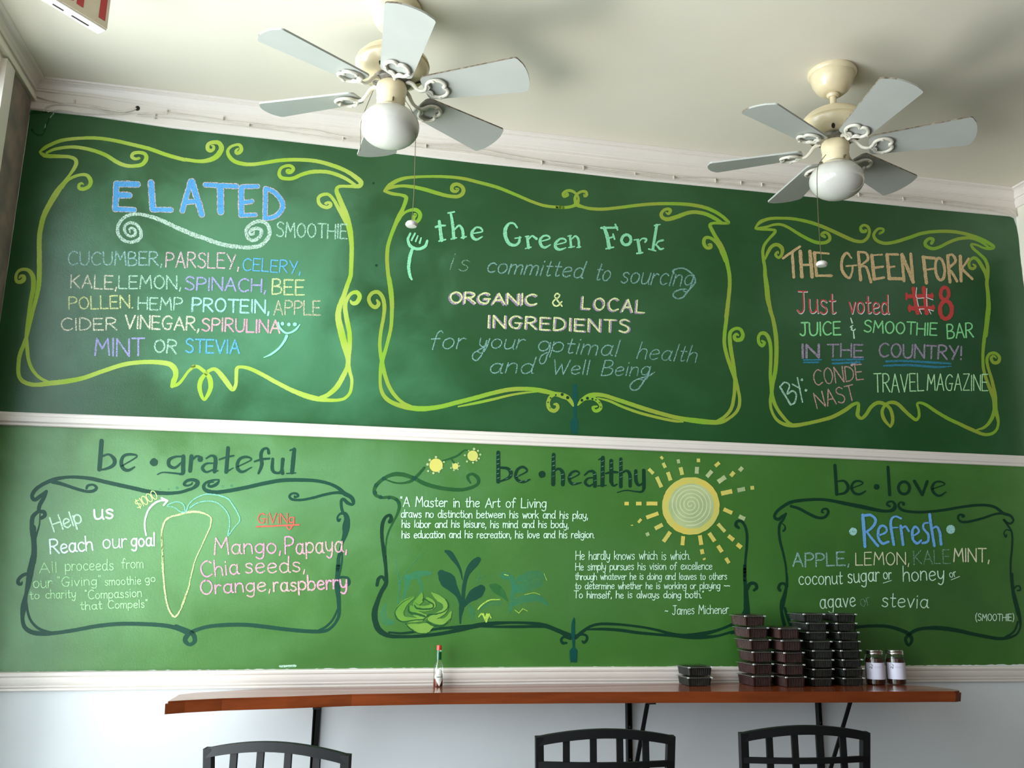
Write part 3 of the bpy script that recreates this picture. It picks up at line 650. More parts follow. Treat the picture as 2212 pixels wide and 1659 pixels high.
paint(GU, 'frame_dots', '* 75,1222,17 138,1258,18 300,1288,16 363,1265,17 420,1273,12 460,1285,8 500,1315,7 515,1365,7 3,1228,9 -57,1262,9 -85,1312,8 -62,1375,6', P_DARK2, r=10, y=-.0019)
# --- menu at left: heading
eb = '''- r1 1325,1035,56 1312,1325; - 1325,1040,60 1565,1045; - 1325,1165,61 1470,1170; - 1320,1325,49 1525,1335; - 1718,1025,61 1738,1325; - 1740,1330,49 1945,1335;
- r1 2170,1010,51 2075,1345; - r2 78,590,60 190,965; - 20,825,48 130,815; - r2 230,628,48 585,645; - 400,650,65 405,935; - r2 640,665,55 638,970; - 650,650,41 825,645; - 660,830,41 760,815; - 640,975,37 800,970;
- r2 915,670,44 908,1010; r2 925,670,39 1010,710,46 1085,790,48 1110,880,48 1060,960,46 990,1000,43 920,1010,40'''
def widen(t, d):
    out = []
    for tok in t.replace(';', ' ; ').split():
        if tok.count(',') == 2 and tok[0] != 'r':
            a, b, w = tok.split(','); out.append('%s,%s,%g' % (a, b, float(w)+d))
        else: out.append(tok)
    return ' '.join(out)
C_OUT = chalk('pale_outline_chalk', (206, 188, 190), .72)
hd = paint(GU, 'chalk_heading', eb, C_SKY2 if 'C_SKY2' in globals() else chalk('bright_blue_chalk', (86, 160, 216), .84), label='blue block letters of the heading ELATED', y=-.0025, rough=.1)
paint(hd, 'letter_outline', widen(eb, 18), C_OUT, y=-.0021, rough=.12, label='pinkish white outline')
paint(GU, 'chalk_flourish', '''r1 1480,1590,16 1472,1555,24 1500,1540,30 1540,1575,36 1530,1625,32 1470,1632,30 1425,1590,30 1420,1520,32 1480,1482,34 1550,1500,36 1598,1570,38 1602,1640,38 r3 1030,105,38 940,122,36 860,85,36 815,15,38 r1 1345,1510,36 1410,1425,38 1500,1388,36 1620,1388,36 1800,1440,44 2000,1530,48 2212,1620,50 r2 200,1230,48 400,1300,48 600,1335,44 750,1340,44 870,1310,44 945,1230,44 962,1150,44 930,1075,42 850,1042,40 760,1070,40 695,1140,38 712,1230,38 780,1262,38 850,1215,42 868,1150,42 820,1125,40 755,1140,40 735,1185,34 775,1190,28 785,1160,16''', chalk('soft_white_chalk', (196, 222, 204), .66), label='white chalk scroll with a spiral at each end', y=-.0022, rough=.15)
W = lambda *a, **k: write(GU, 'chalk_word', *a, **k)
W('SMOOTHIE', 2, (1040, 1215), (1840, 1240), 160, 20, C_MINT)
for q in [('CUCUMBER,', 3, (250, 380), (1315, 385), 150, 20, C_GREY), ('PARSLEY,', 3, (1360, 400), (2190, 425), 165, 20, C_PINK), ('CELERY,', 4, (655, 545), (1310, 585), 140, 17, C_BLUE),
          ('KALE,', 3, (280, 640), (800, 655), 150, 20, C_CREAM), ('LEMON,', 3, (825, 645), (1530, 655), 145, 20, C_MINT), ('SPINACH,', 4, (0, 765), (915, 795), 145, 22, C_LAV), ('BEE', 4, (990, 820), (1355, 825), 165, 22, C_YEL),
          ('POLLEN.', 3, (258, 885), (985, 870), 140, 20, C_YEL), ('HEMP', 3, (1045, 885), (1545, 895), 140, 20, C_MINT), ('PROTEIN,', 4, (80, 1010), (955, 1035), 145, 25, C_CYAN), ('APPLE', 4, (1010, 1050), (1535, 1055), 155, 21, C_TAN2),
          ('CIDER', 3, (170, 1125), (800, 1115), 135, 20, C_CREAM), ('VINEGAR,', 3, (900, 1100), (1735, 1125), 145, 23, C_CREAM), ('SPIRULINA', 4, (190, 1235), (1075, 1260), 145, 23, C_ROSE),
          ('MINT', 3, (555, 1410), (1110, 1415), 190, 24, C_LAV), ('OR', 3, (1225, 1365), (1475, 1390), 145, 24, C_MINT), ('STEVIA', 4, (5, 1480), (615, 1495), 150, 23, C_BLUE)]: W(*q)
paint(GU, 'chalk_fork_doodle', '''r4 1060,1142,20 1075,1200,26 1140,1258,22 1200,1255,20 1260,1220,24 1305,1165,12; r4 1155,1295,34 1130,1350,28 1070,1430,24 980,1500,22 895,1540,8;* 1107,1155,21 1180,1163,20 1248,1162,22''', C_MINTS, r=4, label='mint chalk fork drawn like a smiling face', y=-.0028, rough=.03)
# --- menu in the middle
paint(GU, 'chalk_heading', '''r7 785,675,34 795,760,40 810,890,42;745,740,28 795,725,26 850,722,22;- 780,900,18 855,882;
r7 915,580,28 935,700,34 950,865,36;- 885,580,20 955,567;960,765,20 1010,722,24 1048,770,32 1058,862,32;- 920,876,18 980,862;- 1035,862,18 1090,850;
r7 1165,812,16 1272,792,18 1255,752,24 1205,745,22 1158,795,32 1160,850,36 1205,882,28 1275,850,14;
r7 1670,745,22 1635,700,22 1580,700,28 1535,770,42 1545,870,42 1590,935,38 1650,945,30 1690,915,30 1700,855,24;- 1645,868,14 1715,858;
r7 1785,850,30 1800,975,34;1795,885,16 1840,842,22 1890,872,32;- 1765,985,16 1828,968;- 1762,848,14 1805,842;
r7 1930,905,14 2040,872,18 2020,840,22 1970,842,22 1930,890,34 1945,950,34 1990,972,26 2050,940,12;
r8 0,838,14 115,805,18 100,770,22 50,770,22 0,820,34 5,870,34 50,892,28 118,870,12;
r8 165,735,26 178,860,30;180,775,16 225,738,22 262,780,28 268,862,28;- 150,867,16 215,856;- 245,868,16 285,860;- 140,738,14 180,730;
r8 555,640,36 590,750,42 610,870,42;- 520,645,26 700,640;- 680,605,22 705,665;- 600,765,20 662,742;- 655,715,20 672,772;- 575,882,20 660,864;
o 805,780,52,58,10,34; r8 938,790,34 962,925,38;950,800,14 990,765,18 1035,775,26 1020,805,22;- 895,782,16 945,774;- 925,935,20 990,925;
r8 1152,612,32 1108,885,36;- 1125,618,18 1188,605;- 1060,884,18 1140,905;1222,785,24 1170,800,20 1140,840,16;1145,835,20 1190,885,26 1228,878,18''', C_MGRN, r=7, label='serif mint heading of the middle menu', y=-.0025, rough=.12)
paint(GU, 'chalk_fork_doodle', '''r7 455,812,22 428,880,30 455,955,36 540,990,34 620,960,36 648,895,26;480,985,36 450,1080,40 437,1200,38 450,1290,34 472,1335,22;- 508,812,20 470,888,24;- 540,840,16 516,902,20;- 578,862,16 562,920,24''', C_MGRN, r=7, label='mint chalk fork with a curved handle', y=-.0025, rough=.1)
W('is', 7, (895, 1225), (1100, 1240), 210, 15, C_FAINT, slant=.25, gap=3)
W('committed', 7, (1320, 1250), (300, 1215), 185, 19, C_SOFT, slant=.25, r2=8)
W('to', 8, (445, 1235), (605, 1245), 200, 17, C_SOFT, slant=.25)
W('sourcing', 8, (740, 1265), (1545, 1310), 205, 18, C_SOFT, slant=.22)
paint(GU, 'chalk_flourish', 'r8 1345,1160,26 1340,1130,24 1400,1105,16 1480,1112,18 1560,1175,20 1592,1250,22 1555,1310,18 1500,1370,20 1455,1430,18 1390,1448,18 1340,1418,18 1352,1375,16 1420,1345,18 1490,1340,14', C_SOFT, r=8, y=-.0024, rough=.15, label='looped tail of a letter')
W('ORGANIC', 9, (910, 280), (1895, 310), 120, 22, C_PALEY, shadow=(C_PURP, -15, 10))
W('&', 9, (2070, 320), (2180, 325), 145, 22, C_PALEY)
W('LOCAL', 10, (305, 245), (1010, 295), 135, 20, C_PALEY, shadow=(C_PURP, -15, 8), gap=2.4)
W('INGREDIENTS', 9, (1335, 565), (830, 520), 140, 21, C_PALEY, shadow=(C_PURP, 15, 4), r2=10, gap=2.2)
W('for', 9, (670, 815), (1060, 800), 200, 17, C_SOFT, slant=.28)
W('your', 9, (1225, 795), (1730, 815), 185, 17, C_SOFT, slant=.25)
W('optimal', 9, (1900, 830), (690, 790), 190, 17, C_SOFT, slant=.22, r2=10)
W('health', 10, (925, 810), (1590, 860), 190, 15, C_SOFT, slant=.25)
W('and', 9, (1350, 1080), (1840, 1095), 185, 17, C_SOFT, slant=.25)
W('Well', 9, (2065, 1095), (365, 995), 165, 17, C_SOFT, slant=.2, r2=10)
W('Being', 10, (520, 1010), (1060, 1005), 165, 16, C_SOFT, slant=.25)
paint(GU, 'chalk_flourish', 'r10 1050,1000,18 1000,1080,18 940,1160,16 880,1172,16 848,1135,16 880,1080,16 960,1040,18 1060,1010,18 1130,968,14', C_SOFT, r=10, y=-.0024, rough=.15, label='looped tail of a letter')
paint(GU, 'chalk_flourish', 'r9 1325,715,16 1300,790,16 1265,880,16 1210,940,16 1165,920,15 1170,865,14 1220,830,14 1290,790,14;r9 2050,740,16 2040,820,16 2010,890,16 1985,960,15 1945,980,14 1925,940,14 1950,885,14 2010,850,14', C_SOFT, r=9, y=-.0024, rough=.15, label='looped tails of two letters')
# --- menu at right
paint(GU, 'chalk_heading', '''- r11 475,685,32 685,540;- 590,615,36 610,925;- 690,600,46 712,920;- 812,600,46 840,920;- 700,770,28 840,768;- 868,615,40 895,905;- 870,612,26 1050,628;- 880,775,24 985,762;- 890,905,32 1085,905;
r11 1335,685,20 1275,620,34 1218,700,38 1218,840,38 1300,935,32 1340,870,26 1350,785,24;- 1270,785,22 1400,775;- r11 1420,610,38 1450,960;1420,608,26 1515,620,30 1540,700,34 1440,790,22 1520,800,30 1580,985,36;
- r11 1590,650,44 1620,950;- 1590,648,22 1720,640;- 1600,812,30 1730,790;- 1625,950,32 1742,928;- 1782,640,44 1810,940;- 1780,636,30 1920,640;- 1800,800,26 1875,790;- 1805,940,40 1965,945;
- r11 1965,640,38 1995,970;- 1970,640,44 2112,985;- 2080,632,38 2108,985;- r12 945,670,44 985,995;- 940,672,38 1090,688;- 960,832,24 1078,818;o 1155,822,58,140,-6,36;
- r12 1250,655,40 1280,985;1250,662,28 1305,640,32 1352,720,36 1270,815,28 1310,870,34 1370,975,34;- r12 1410,660,42 1422,970;- 1515,690,28 1430,820;- 1430,820,34 1560,945''', C_TAN, r=11, label='large tan chalk heading of the right menu', y=-.0025, rough=.14)
for q in [('Just', 11, (650, 1370), (1130, 1380), 275, 21), ('voted', 11, (1310, 1380), (1800, 1385), 235, 21)]:
    W(*q, C_RED, shadow=(C_WHITE, 4, 6), slant=-.05)
paint(GU, 'chalk_numeral', '''- r12 822,1070,54 875,1370,60;- 952,1062,54 990,1375,58;- 742,1165,50 1058,1160,46;- 775,1315,60 1070,1310,50;- 735,1130,30 735,1200;- 775,1280,30 775,1350;- 1055,1135,30 1055,1190;- 1070,1285,30 1070,1330''', C_RED, r=12, y=-.0025, rough=.1, label='red number sign with white edge lines')
paint(GU, 'chalk_numeral', 'o 1215,1130,52,78,0,46;o 1230,1335,76,112,0,52', C_RED, r=12, y=-.0025, rough=.16, label='red figure 8 with a frayed edge')
paint(GU, 'chalk_line', 'r12 862,1055,9 860,1180,9 955,1185,9;865,1200,9 885,1290,9;- 990,1065,9 985,1180,9 1068,1210,9;988,1200,8 992,1290,8;- 895,1325,9 955,1322;- 895,1325,9 922,1388;- 1010,1330,9 1075,1350;- 1015,1335,8 1042,1388', C_WHITE, r=12, y=-.0029)
W('JUICE', 13, (690, 325), (1200, 310), 165, 24, C_SOLG)
paint(GU, 'chalk_word', '- r13 1325,100,14 1345,160,18;1352,192,14 1320,212,16 1345,225,16 1330,245,14 1365,255,16 1382,238,14;- 1360,270,14 1368,352,18', C_WG, r=13, y=-.0025)
W('SMOOTHIE', 14, (200, 275), (1115, 320), 148, 22, C_SOLG); W('BAR', 14, (1250, 355), (1575, 335), 175, 22, C_SOLG)
W('IN', 13, (715, 595), (925, 592), 165, 36, C_GLAV); W('THE', 13, (1035, 588), (1480, 592), 160, 24, C_GLAV); W('COUNTRY!', 14, (390, 585), (1425, 620), 165, 27, C_GLAV)
paint(GU, 'chalk_underline', '- r13 730,626,18 955,624;- 735,658,20 922,656;- 1092,626,22 1485,618;- 1098,672,26 1440,655;r14 478,645,26 700,640,28 1000,655,30 1290,672,22;450,700,20 750,690,28 1100,715,28 1300,705,12', C_DBLU, r=13, y=-.0024, rough=.15, label='double blue underlines')
paint(GU, 'chalk_word', '''- r13 435,965,24 568,1185;r13 438,960,20 495,908,20 555,945,20 525,1055,20 590,1015,22 640,1060,22 620,1160,22 572,1190,20;- 590,930,18 690,985;- 655,850,18 718,1155;* 712,875,18 762,1008,18''', C_MINT, r=13, y=-.0024, rough=.15, label='slanting chalk word BY')
W('CONDE', 13, (870, 945), (1485, 870), 195, 18, C_BROWNP); paint(GU, 'chalk_line', '- r13 1338,692,32 1398,652,24', C_PINK, r=13, y=-.0024)
W('NAST', 13, (905, 1240), (1390, 1120), 200, 18, C_BROWNP); W('TRAVEL', 14, (330, 1035), (950, 1015), 225, 17, C_PALE); W('MAGAZINE', 14, (995, 1005), (1755, 1010), 200, 17, C_PALE)
paint(GU, 'paint_patch', 'r1 335,240,26 420,215,50 560,215,40;365,420,26 390,460,24 440,485,22 490,470,20 520,400,18 560,290,14', C_VINE, r=1, y=-.0012, label='darker retouching in the upper left corner')
paint(GU, 'paint_patch', '- r1 610,235,14 570,285,8;- 520,360,8 510,400', chalk('bare_plaster_fleck', (190, 214, 204), .8), r=1, y=-.0016)
paint(GU, 'nail_hole', '* 2142,610,14 2175,1545,16', M_DARKGAP if 'M_DARKGAP' in globals() else P_DARK2, r=2, y=-.0013)
paint(GL, 'paint_patch', '- r18 1185,1578,26 1360,1570', chalk('whitish_patch', (190, 222, 200), .7), r=18, y=-.0013)
# ---------------------------------------------------------------- lighter green field
paint(GL, 'scroll_frame', '''
r15 525,855,40 465,900,44 395,945,44 365,905,44 395,840,44 470,780,44 600,720,46 750,690,36 900,690,38 1050,708,44 1250,755,46 1500,810,46 1700,855,48 1900,872,42 2050,860,36 2150,830,36 r16 190,710,36 240,670,50 240,632,46 190,612,36 125,625,34 92,665,32 130,680,24 180,662,20 185,642,14;
r16 490,625,20 465,660,36 410,688,34 370,680,30 385,645,20 430,640,14;r16 490,612,16 420,618,24 345,645,30 315,690,38 345,735,44 450,755,44 600,738,44 800,700,44 1000,655,44 1200,620,44 1400,615,42 1600,625,38 1750,660,36 1850,710,40 1910,765,50 1990,810,46 2018,860,42 2005,895,30 1950,875,40 1910,835,36 1882,850,34 1882,920,32 1900,990,34;
r15 600,740,50 700,765,40 850,815,36 980,850,34 1060,845,38 1098,810,36 1060,775,26 1000,785,30 985,815,30;
r15 528,850,36 500,920,44 450,1010,46 440,1080,40;r15 445,1080,40 500,1085,46 510,1125,44 470,1155,40;r15 430,1080,40 370,1150,50 365,1300,52 385,1420,60 388,1550,64 372,1659,74;r15 455,1110,16 448,1230,18 412,1350,26 392,1430,30;
r16 1352,795,14 1350,812,24 1392,797,24 1370,770,26 1320,770,26 1292,800,28 1320,835,30 1420,843,28 1550,820,30 1700,780,32 1820,760,32 1910,765,36;
r16 1870,1060,20 1850,1080,34 1838,1040,22 1870,1000,26 1920,1000,46 1945,1060,64 1935,1150,84 1925,1230,60 1890,1330,36 1870,1420,36 1848,1520,40 1843,1659,44 r18 1843,420,42 1840,560,56 1840,700,60 1850,800,50 1855,900,44 1852,1000,34 1800,1100,30 1720,1165,34 1620,1180,44 1450,1175,44 1200,1150,44 1000,1125,46 800,1105,46 600,1105,46 400,1120,42 270,1150,42 185,1185,46 120,1235,54 105,1290,50 160,1330,40 212,1290,50 200,1220,54 150,1180,48 80,1150,44 0,1120,44;
r18 1885,210,20 1890,350,20 1870,480,24 1850,560,28 1905,562,28 1955,575,32 1968,630,40 1945,662,20;r18 1840,930,22 1780,1050,24 1700,1130,26 1630,1165,26;
r17 372,0,76 385,150,60 385,280,56 365,400,72 345,500,76 320,650,62 295,760,44 270,900,72 255,1020,46 280,1130,50 370,1190,54 500,1205,52 650,1195,44 850,1165,44 1100,1120,46 1350,1095,46 1600,1095,46 1850,1110,48 2000,1140,50 2130,1190,56;
r17 330,520,40 260,540,40 210,590,40 208,630,46 240,642,34 252,615,16;r17 300,850,24 320,980,28 360,1070,30 430,1140,32 520,1180,34 620,1200,30''', P_DARK, r=15, label='dark green scroll border of the left lower text')
paint(GL, 'scroll_frame', '''
r19 325,985,44 342,955,44 330,912,34 280,930,34 245,1000,40 235,1100,40 245,1250,36 265,1400,36 285,1550,34 290,1659,36;
r22 212,0,30 240,150,34 255,300,34 260,420,36 255,490,44 210,570,44 170,670,46 140,780,60 148,880,60 190,970,60 290,1025,46 430,1035,34 600,1030,34 800,1008,36 1000,970,40 1180,925,50 1350,900,44 1550,890,28 1750,895,32 1900,918,44 2050,975,44 2180,1035,60;
r22 290,990,20 420,1000,24 560,985,26 700,968,26 850,948,26 1050,935,40 1250,915,30;r22 1250,930,20 1400,932,24 1600,932,30 1800,930,28 1950,935,20;
r22 250,450,36 215,412,30 180,435,34 165,500,34;r22 2180,1040,36 2110,1035,26 2078,1068,26 2095,1102,30 2132,1100,24;
r23 215,1095,40 290,1030,36 380,970,30 480,945,30 600,945,30 750,955,26 950,980,26 1100,1010,28 1250,1050,34 1400,1070,40 1600,1050,44 1750,1015,32 1880,965,28 1990,905,28 2060,850,40 2085,780,50;
r23 330,1005,16 500,1000,30 700,1012,34 900,1040,34 1100,1058,30 1300,1075,30 1450,1090,36 1600,1088,40 1750,1075,28 1880,1040,26 1990,1010,26;
r23 200,1090,50 270,1060,26 330,1068,28 342,1110,28 310,1148,28 290,1130,18;r23 160,1095,50 90,1085,26 60,1118,26 85,1152,28 118,1150,20;
r21 1720,990,36 1688,960,44 1700,912,36 1760,912,36 1808,990,34 1825,1100,34 1820,1250,32 1805,1400,30 1795,1659,32 r23 2055,300,34 2055,450,38 2065,560,44 2075,750,62 2085,860,60;
r23 2080,570,36 2110,510,40 2165,505,34 2185,550,34 2155,578,30;
r26 205,420,76 195,500,60 150,570,46 100,640,40 0,710,34;r26 215,450,70 225,570,50;r26 110,790,36 60,800,34 0,815,34''', P_DARK2, r=19, label='blackish green scroll border of the middle lower text')
paint(GL, 'painted_vine', '''r19 720,370,30 650,450,34 570,520,36 480,545,24 380,540,20 280,505,18;
r19 1245,545,20 1218,500,30 1215,462,34 1270,442,32 1330,490,44 1330,550,36 1270,590,38 1150,620,40 1000,615,44 850,590,46 720,550,48 600,490,44 480,450,50 380,445,48 280,480,40 190,550,42 150,620,40 165,680,40 240,710,34 330,705,36 410,740,42 435,810,38 410,900,30 370,980,24 320,1080,22 290,1180,18 280,1300,14 285,1400,8;
r19 930,290,16 1020,265,24 1100,230,22 1170,175,18 1210,170,12;r19 1020,265,20 1060,315,16''', C_VINE, r=19, label='leafy green vine at the upper left of the middle lower text')
paint(GL, 'vine_band', '* 255,495,24 170,570,24 155,655,24 220,705,22 315,715,18 400,735,16 430,770,14 600,490,26', C_MG if False else P_DARK, r=19, y=-.0017)
for c, rr, dots, lb in (((853, 342), 76, '852,250,14 782,283,15 757,333,16 762,408,12 823,432,13 886,417,12 923,375,10 942,305,12', 'largest of the yellow flowers on the vine'),
                    ((1270, 235), 60, '1286,158,15 1330,178,12 1356,221,12 1341,265,12 1314,289,12 1274,313,11 1205,299,12 1181,229,11 1225,178,9', 'yellow flower at the tip of the vine'),
                    ((1073, 355), 36, '1105,318,9 1120,350,9 1102,388,9 1056,399,10 1023,373,10 1042,328,9', 'smallest of the yellow flowers on the vine')):
    fl = paint(GL, 'painted_flower', '* %d,%d,%d' % (*c, rr), C_SUN, r=19, y=-.0022, label=lb)
    paint(fl, 'petal_dots', '* '+dots, C_SUNC, r=19, y=-.0022)
paint(GL, 'painted_fork', '''r23 201,875,6 196,910,26 190,960,36 190,1050,38 194,1120,30 196,1195,22;# r23 180,1200 212,1200 236,1235 234,1290 232,1340 158,1340 154,1290 152,1235;
- r23 166,1300,13 170,1358;- 186,1300,13 190,1356;- 207,1300,13 209,1358;- 226,1300,13 224,1356''', P_TEAL, r=23, y=-.0021, label='teal fork on the lower border of the middle lower text')
# sun
sun = paint(GL, 'painted_sun', '* 1120,715,362', C_SUN, r=21, y=-.0018, label='big painted sun with a pale swirled centre')
paint(sun, 'sun_centre', '* 1125,715,285', C_SUNC, r=21, y=-.0020)
sp = []
for k in range(80):
    a = k*.42; R_ = 10+3.25*k; sp.append('%g,%g,%g' % (1115+R_*math.cos(a), 700+R_*math.sin(a)*.99, 10+6*abs(math.sin(k*.9))))
paint(sun, 'sun_swirl', ' '.join(sp), C_SUNR, r=21, y=-.0023, rough=.3)
rays = [(590,250,650,310,44),(690,350,750,480,48),(740,95,770,125,34),(770,175,800,235,42),(830,290,865,395,50),(960,130,968,180,40),(990,230,1012,325,50),(1215,120,1215,165,45),(1197,225,1193,310,52),(1480,170,1425,215,45),
 (1385,275,1320,350,52),(1770,230,1730,275,50),(1665,290,1620,340,50),(1555,350,1462,415,60),(1640,530,1500,560,58),(1802,500,1705,520,54),(1915,485,1870,490,50),(1532,755,1640,805,50),(1725,845,1800,880,52),(1460,940,1550,1040,45),
 (1590,1090,1660,1145,52),(1700,1195,1755,1240,55),(1350,1055,1420,1160,52),(1460,1215,1512,1295,52),(1560,1370,1600,1435,46),(1232,1085,1252,1205,52),(1255,1260,1268,1320,50),(1272,1390,1305,1375,24),(1024,1095,1014,1210,50),
 (862,1042,775,1165,52),(765,950,668,1000,52),(595,1062,555,1080,46),(712,808,560,862,50),(495,880,458,925,34),(395,957,365,960,12),(700,685,562,685,50),(500,685,430,685,48),(340,685,285,685,46)]
for x0, y0, x1, y1, w_ in rays:
    ink = Ink(-.0019); ink.ribbon(spline([px(21, x0, y0)+(w_/5.821,), px(21, (x0+x1)/2, (y0+y1)/2)+(w_*.95/5.821,), px(21, x1, y1)+(w_/5.821,)], step=2), caps=False)
    ink.done('sun_ray', C_SUN if random.random() < .65 else C_SUNC, sun)
# garden
paint(GL, 'painted_greens', '''r22 380,690,14 395,500,14 370,320,12 365,200,8;400,560,10 420,440,8 500,320,8 640,160,6;390,420,8 350,370,6;395,500,8 350,440,6;400,480,8 430,400,6;
r22 500,420,60 560,400,80 640,380,60 720,378,34;480,420,70 470,520,50 440,640,30;600,440,40 630,520,34 610,600,24;260,690,20 230,790,60 250,870,80 330,890,40;
r22 1120,700,20 1150,780,60 1150,850,40;1480,400,70 1560,430,60 1590,520,50 1560,640,44;1640,440,60 1750,400,90 1850,390,80 1900,440,50;1620,540,90 1750,500,110 1850,480,80;1600,680,80 1720,640,80 1850,640,60 1930,700,30;1230,740,30 1320,690,60 1430,690,50;1560,700,60 1540,780,24;
r22 1200,500,8 1230,420,8 1240,360,6;1235,430,6 1290,400,5;1225,440,6 1190,410,5''', C_GHOST, r=22, y=-.0011, rough=.2, label='faint teal leaves behind the lettuce')
paint(GL, 'painted_leaf_sprig', '''r22 1030,898,14 1032,820,30 1045,730,56 1055,640,50;r22 1045,700,46 1010,610,50 955,530,100 905,460,160 860,410,130 835,380,80;r22 1050,440,10 1035,360,22 1010,300,30 965,230,50 920,170,56 880,148,30;
r22 1058,660,34 1068,520,40 1095,400,46 1130,330,70 1180,270,80 1215,235,60;r22 1070,720,24 1110,660,60 1160,610,110 1215,570,120 1245,540,90''', P_DARK, r=22, y=-.0012, rough=.03, label='dark green sprig with four rounded leaves')
paint(GL, 'painted_leaf', 'r22 1520,665,12 1480,610,50 1430,560,90 1385,525,90 1355,510,50', C_MG, r=22, y=-.0014)
let = paint(GL, 'painted_lettuce', '''r22 545,625,20 450,690,70 400,780,84 440,850,60 540,860,50 630,860,30;r22 735,580,16 800,630,60 870,690,50 870,760,50 800,810,60 710,850,40;r22 935,780,20 890,860,60 800,880,60 720,860,40;
r22 470,915,14 540,930,60 620,950,100 690,940,100 740,920,40;r22 630,590,24 610,650,70 570,700,60 600,740,60 680,740,60 740,720,60 740,680,50 690,650,50;r22 520,740,60 580,800,70 660,830,60''', C_LG, r=22, y=-.0023, rough=.1, label='yellow-green painted head of lettuce')
paint(let, 'leaf_outline', '''r22 545,620,4 430,680,8 355,770,10 370,850,12 440,880,14 560,862,12 650,855,16 700,810,14 780,800,14 870,770,12 905,710,10 880,650,8;r22 495,720,16 500,780,22 580,800,26 660,825,20;
r22 555,710,14 580,740,18 660,750,20 740,740,18 750,700,16 700,670,16 650,640,16 640,660,10;r22 680,880,16 760,920,22 850,920,18 930,850,8;r22 460,900,12 520,960,12 600,1000,10 690,1000,8 740,950,6''', C_VINE, r=22, y=-.0026, rough=.2)
paint(GL, 'chalk_line', 'r22 1300,880,16 1260,800,20 1220,830,10;1215,750,14 1260,700,16 1340,655,14 1440,650,10;- 1270,800,20 1285,850,16 1310,800,20 1300,880,18 1330,800,18 1350,840,14;- 1600,760,8 1640,790,8 1680,745,8 1730,770,6;1900,380,6 1930,450,5;1490,390,12 1530,400,8;1700,600,6 1800,580,6 1860,600,5', chalk('yellow_green_chalk', (170, 206, 84), .8), r=22, y=-.0024, rough=.2)
# headings
paint(GL, 'painted_heading', '''r15 1155,275,50 1130,600,52;1165,450,24 1240,430,26 1302,490,46 1285,555,40 1200,595,28 1120,605,16;r15 1380,565,16 1555,455,18 1480,428,30 1405,450,34 1378,520,40 1400,590,40 1460,610,34 1532,572,16;* 1750,518,46;
r15 2090,455,22 2000,455,24 1925,490,38 1922,555,40 1990,580,30 2065,520,20;2085,450,44 2082,560,46 2080,640,44 2045,655,24;2055,652,22 1950,640,20 1850,635,16 1790,658,14;
r16 175,345,46 160,512,44;182,390,20 235,345,26 290,360,26;* 275,382,30;r16 345,370,18 400,338,24 448,370,40 438,520,44;438,425,16 345,430,24 300,480,36 345,525,26 430,495,18;- 440,520,16 478,510;
r16 592,250,42 570,525,42;572,525,20 650,478,12;r16 495,382,20 575,355,22 655,338,20;r16 700,465,14 855,385,16 800,352,28 730,372,32 698,430,36 705,495,38 760,522,30 862,470,12;
r16 1055,310,34 1040,258,26 990,268,32 965,330,38 975,440,38 938,540,24;r16 895,405,20 975,380,26 1062,372,24;r16 1100,375,30 1095,490,38 1130,532,30 1195,518,30 1215,380,42;- 1205,500,40 1212,540;r16 1345,265,40 1332,400,46 1320,530,44;- 1300,278,20 1345,262;- 1258,542,14 1362,535''', P_DARK, r=15, y=-.0018, label='dark green heading of the left lower text')
paint(GL, 'painted_heading', '''r20 295,195,42 295,530,44;310,368,26 400,380,34 440,430,44 420,480,36 360,510,24 300,532,14;r20 490,482,14 620,412,18 580,362,28 520,385,30 492,450,34 515,510,34 580,532,30 652,505,18;* 793,445,40;
r20 925,220,40 920,560,44;935,405,20 985,382,28 1028,430,42 1030,562,42;r20 1105,505,12 1215,442,16 1180,408,24 1120,435,28 1102,500,34 1140,556,30 1240,540,14;r20 1278,455,18 1330,412,24 1388,430,36 1395,580,42;1390,482,14 1315,492,22 1285,540,32 1330,578,24 1390,545,16;
r20 1485,255,42 1480,570,46;- 1440,278,16 1485,255;- 1430,577,14 1522,572;r20 1580,290,42 1580,530,44;1580,530,40 1605,575,26 1648,558,14;r20 1520,435,20 1585,420,30 1652,422,24;r20 1690,270,36 1690,585,40;1700,432,20 1755,405,28 1792,450,38 1795,580,36;
r20 1860,405,36 1862,520,38 1898,570,28 1950,535,16;1950,400,38 1952,600,38;1955,590,34 1930,642,24 1850,640,16 1750,628,14 1650,652,12''', P_DARK2, r=20, y=-.0018, label='dark green heading of the middle lower text')
paint(GL, 'letter_scratch', ' ; '.join('- r20 %d,%d,5 %d,%d' % (x, y, x+26, y-9) for x, y in [(280,230),(282,280),(280,330),(282,390),(284,440),(284,490),(430,400),(430,460),(380,500),(500,470),(540,530),(600,520),(910,250),(912,300),(912,350),(910,410),(910,470),(1015,450),(1018,510),(1100,480),(1150,555),(1380,450),(1385,520),(1470,300),(1470,360),(1470,420),(1470,480),(1570,320),(1570,380),(1680,300),(1680,350),(1680,420),(1682,480),(1785,500),(1855,450)]), C_SOFT, r=20, y=-.0024)
paint(GL, 'painted_heading', '''r24 950,145,38 975,512,40;985,348,20 1070,345,30 1118,420,40 1080,490,34 985,512,22;r24 1172,432,14 1302,375,16 1250,342,24 1185,362,28 1160,430,34 1192,492,32 1260,510,30 1338,470,16;* 1475,418,36;
r24 1618,168,36 1640,518,38;o 1820,430,70,78,0,36;- r24 1950,345,38 2050,518,36;- 2050,520,30 2112,350,38;r25 1055,95,14 1212,38,16 1160,2,24 1090,15,28 1055,80,36 1085,150,34 1150,180,30 1232,132,14''', P_DARK2, r=24, y=-.0018, label='dark green heading of the right lower text')
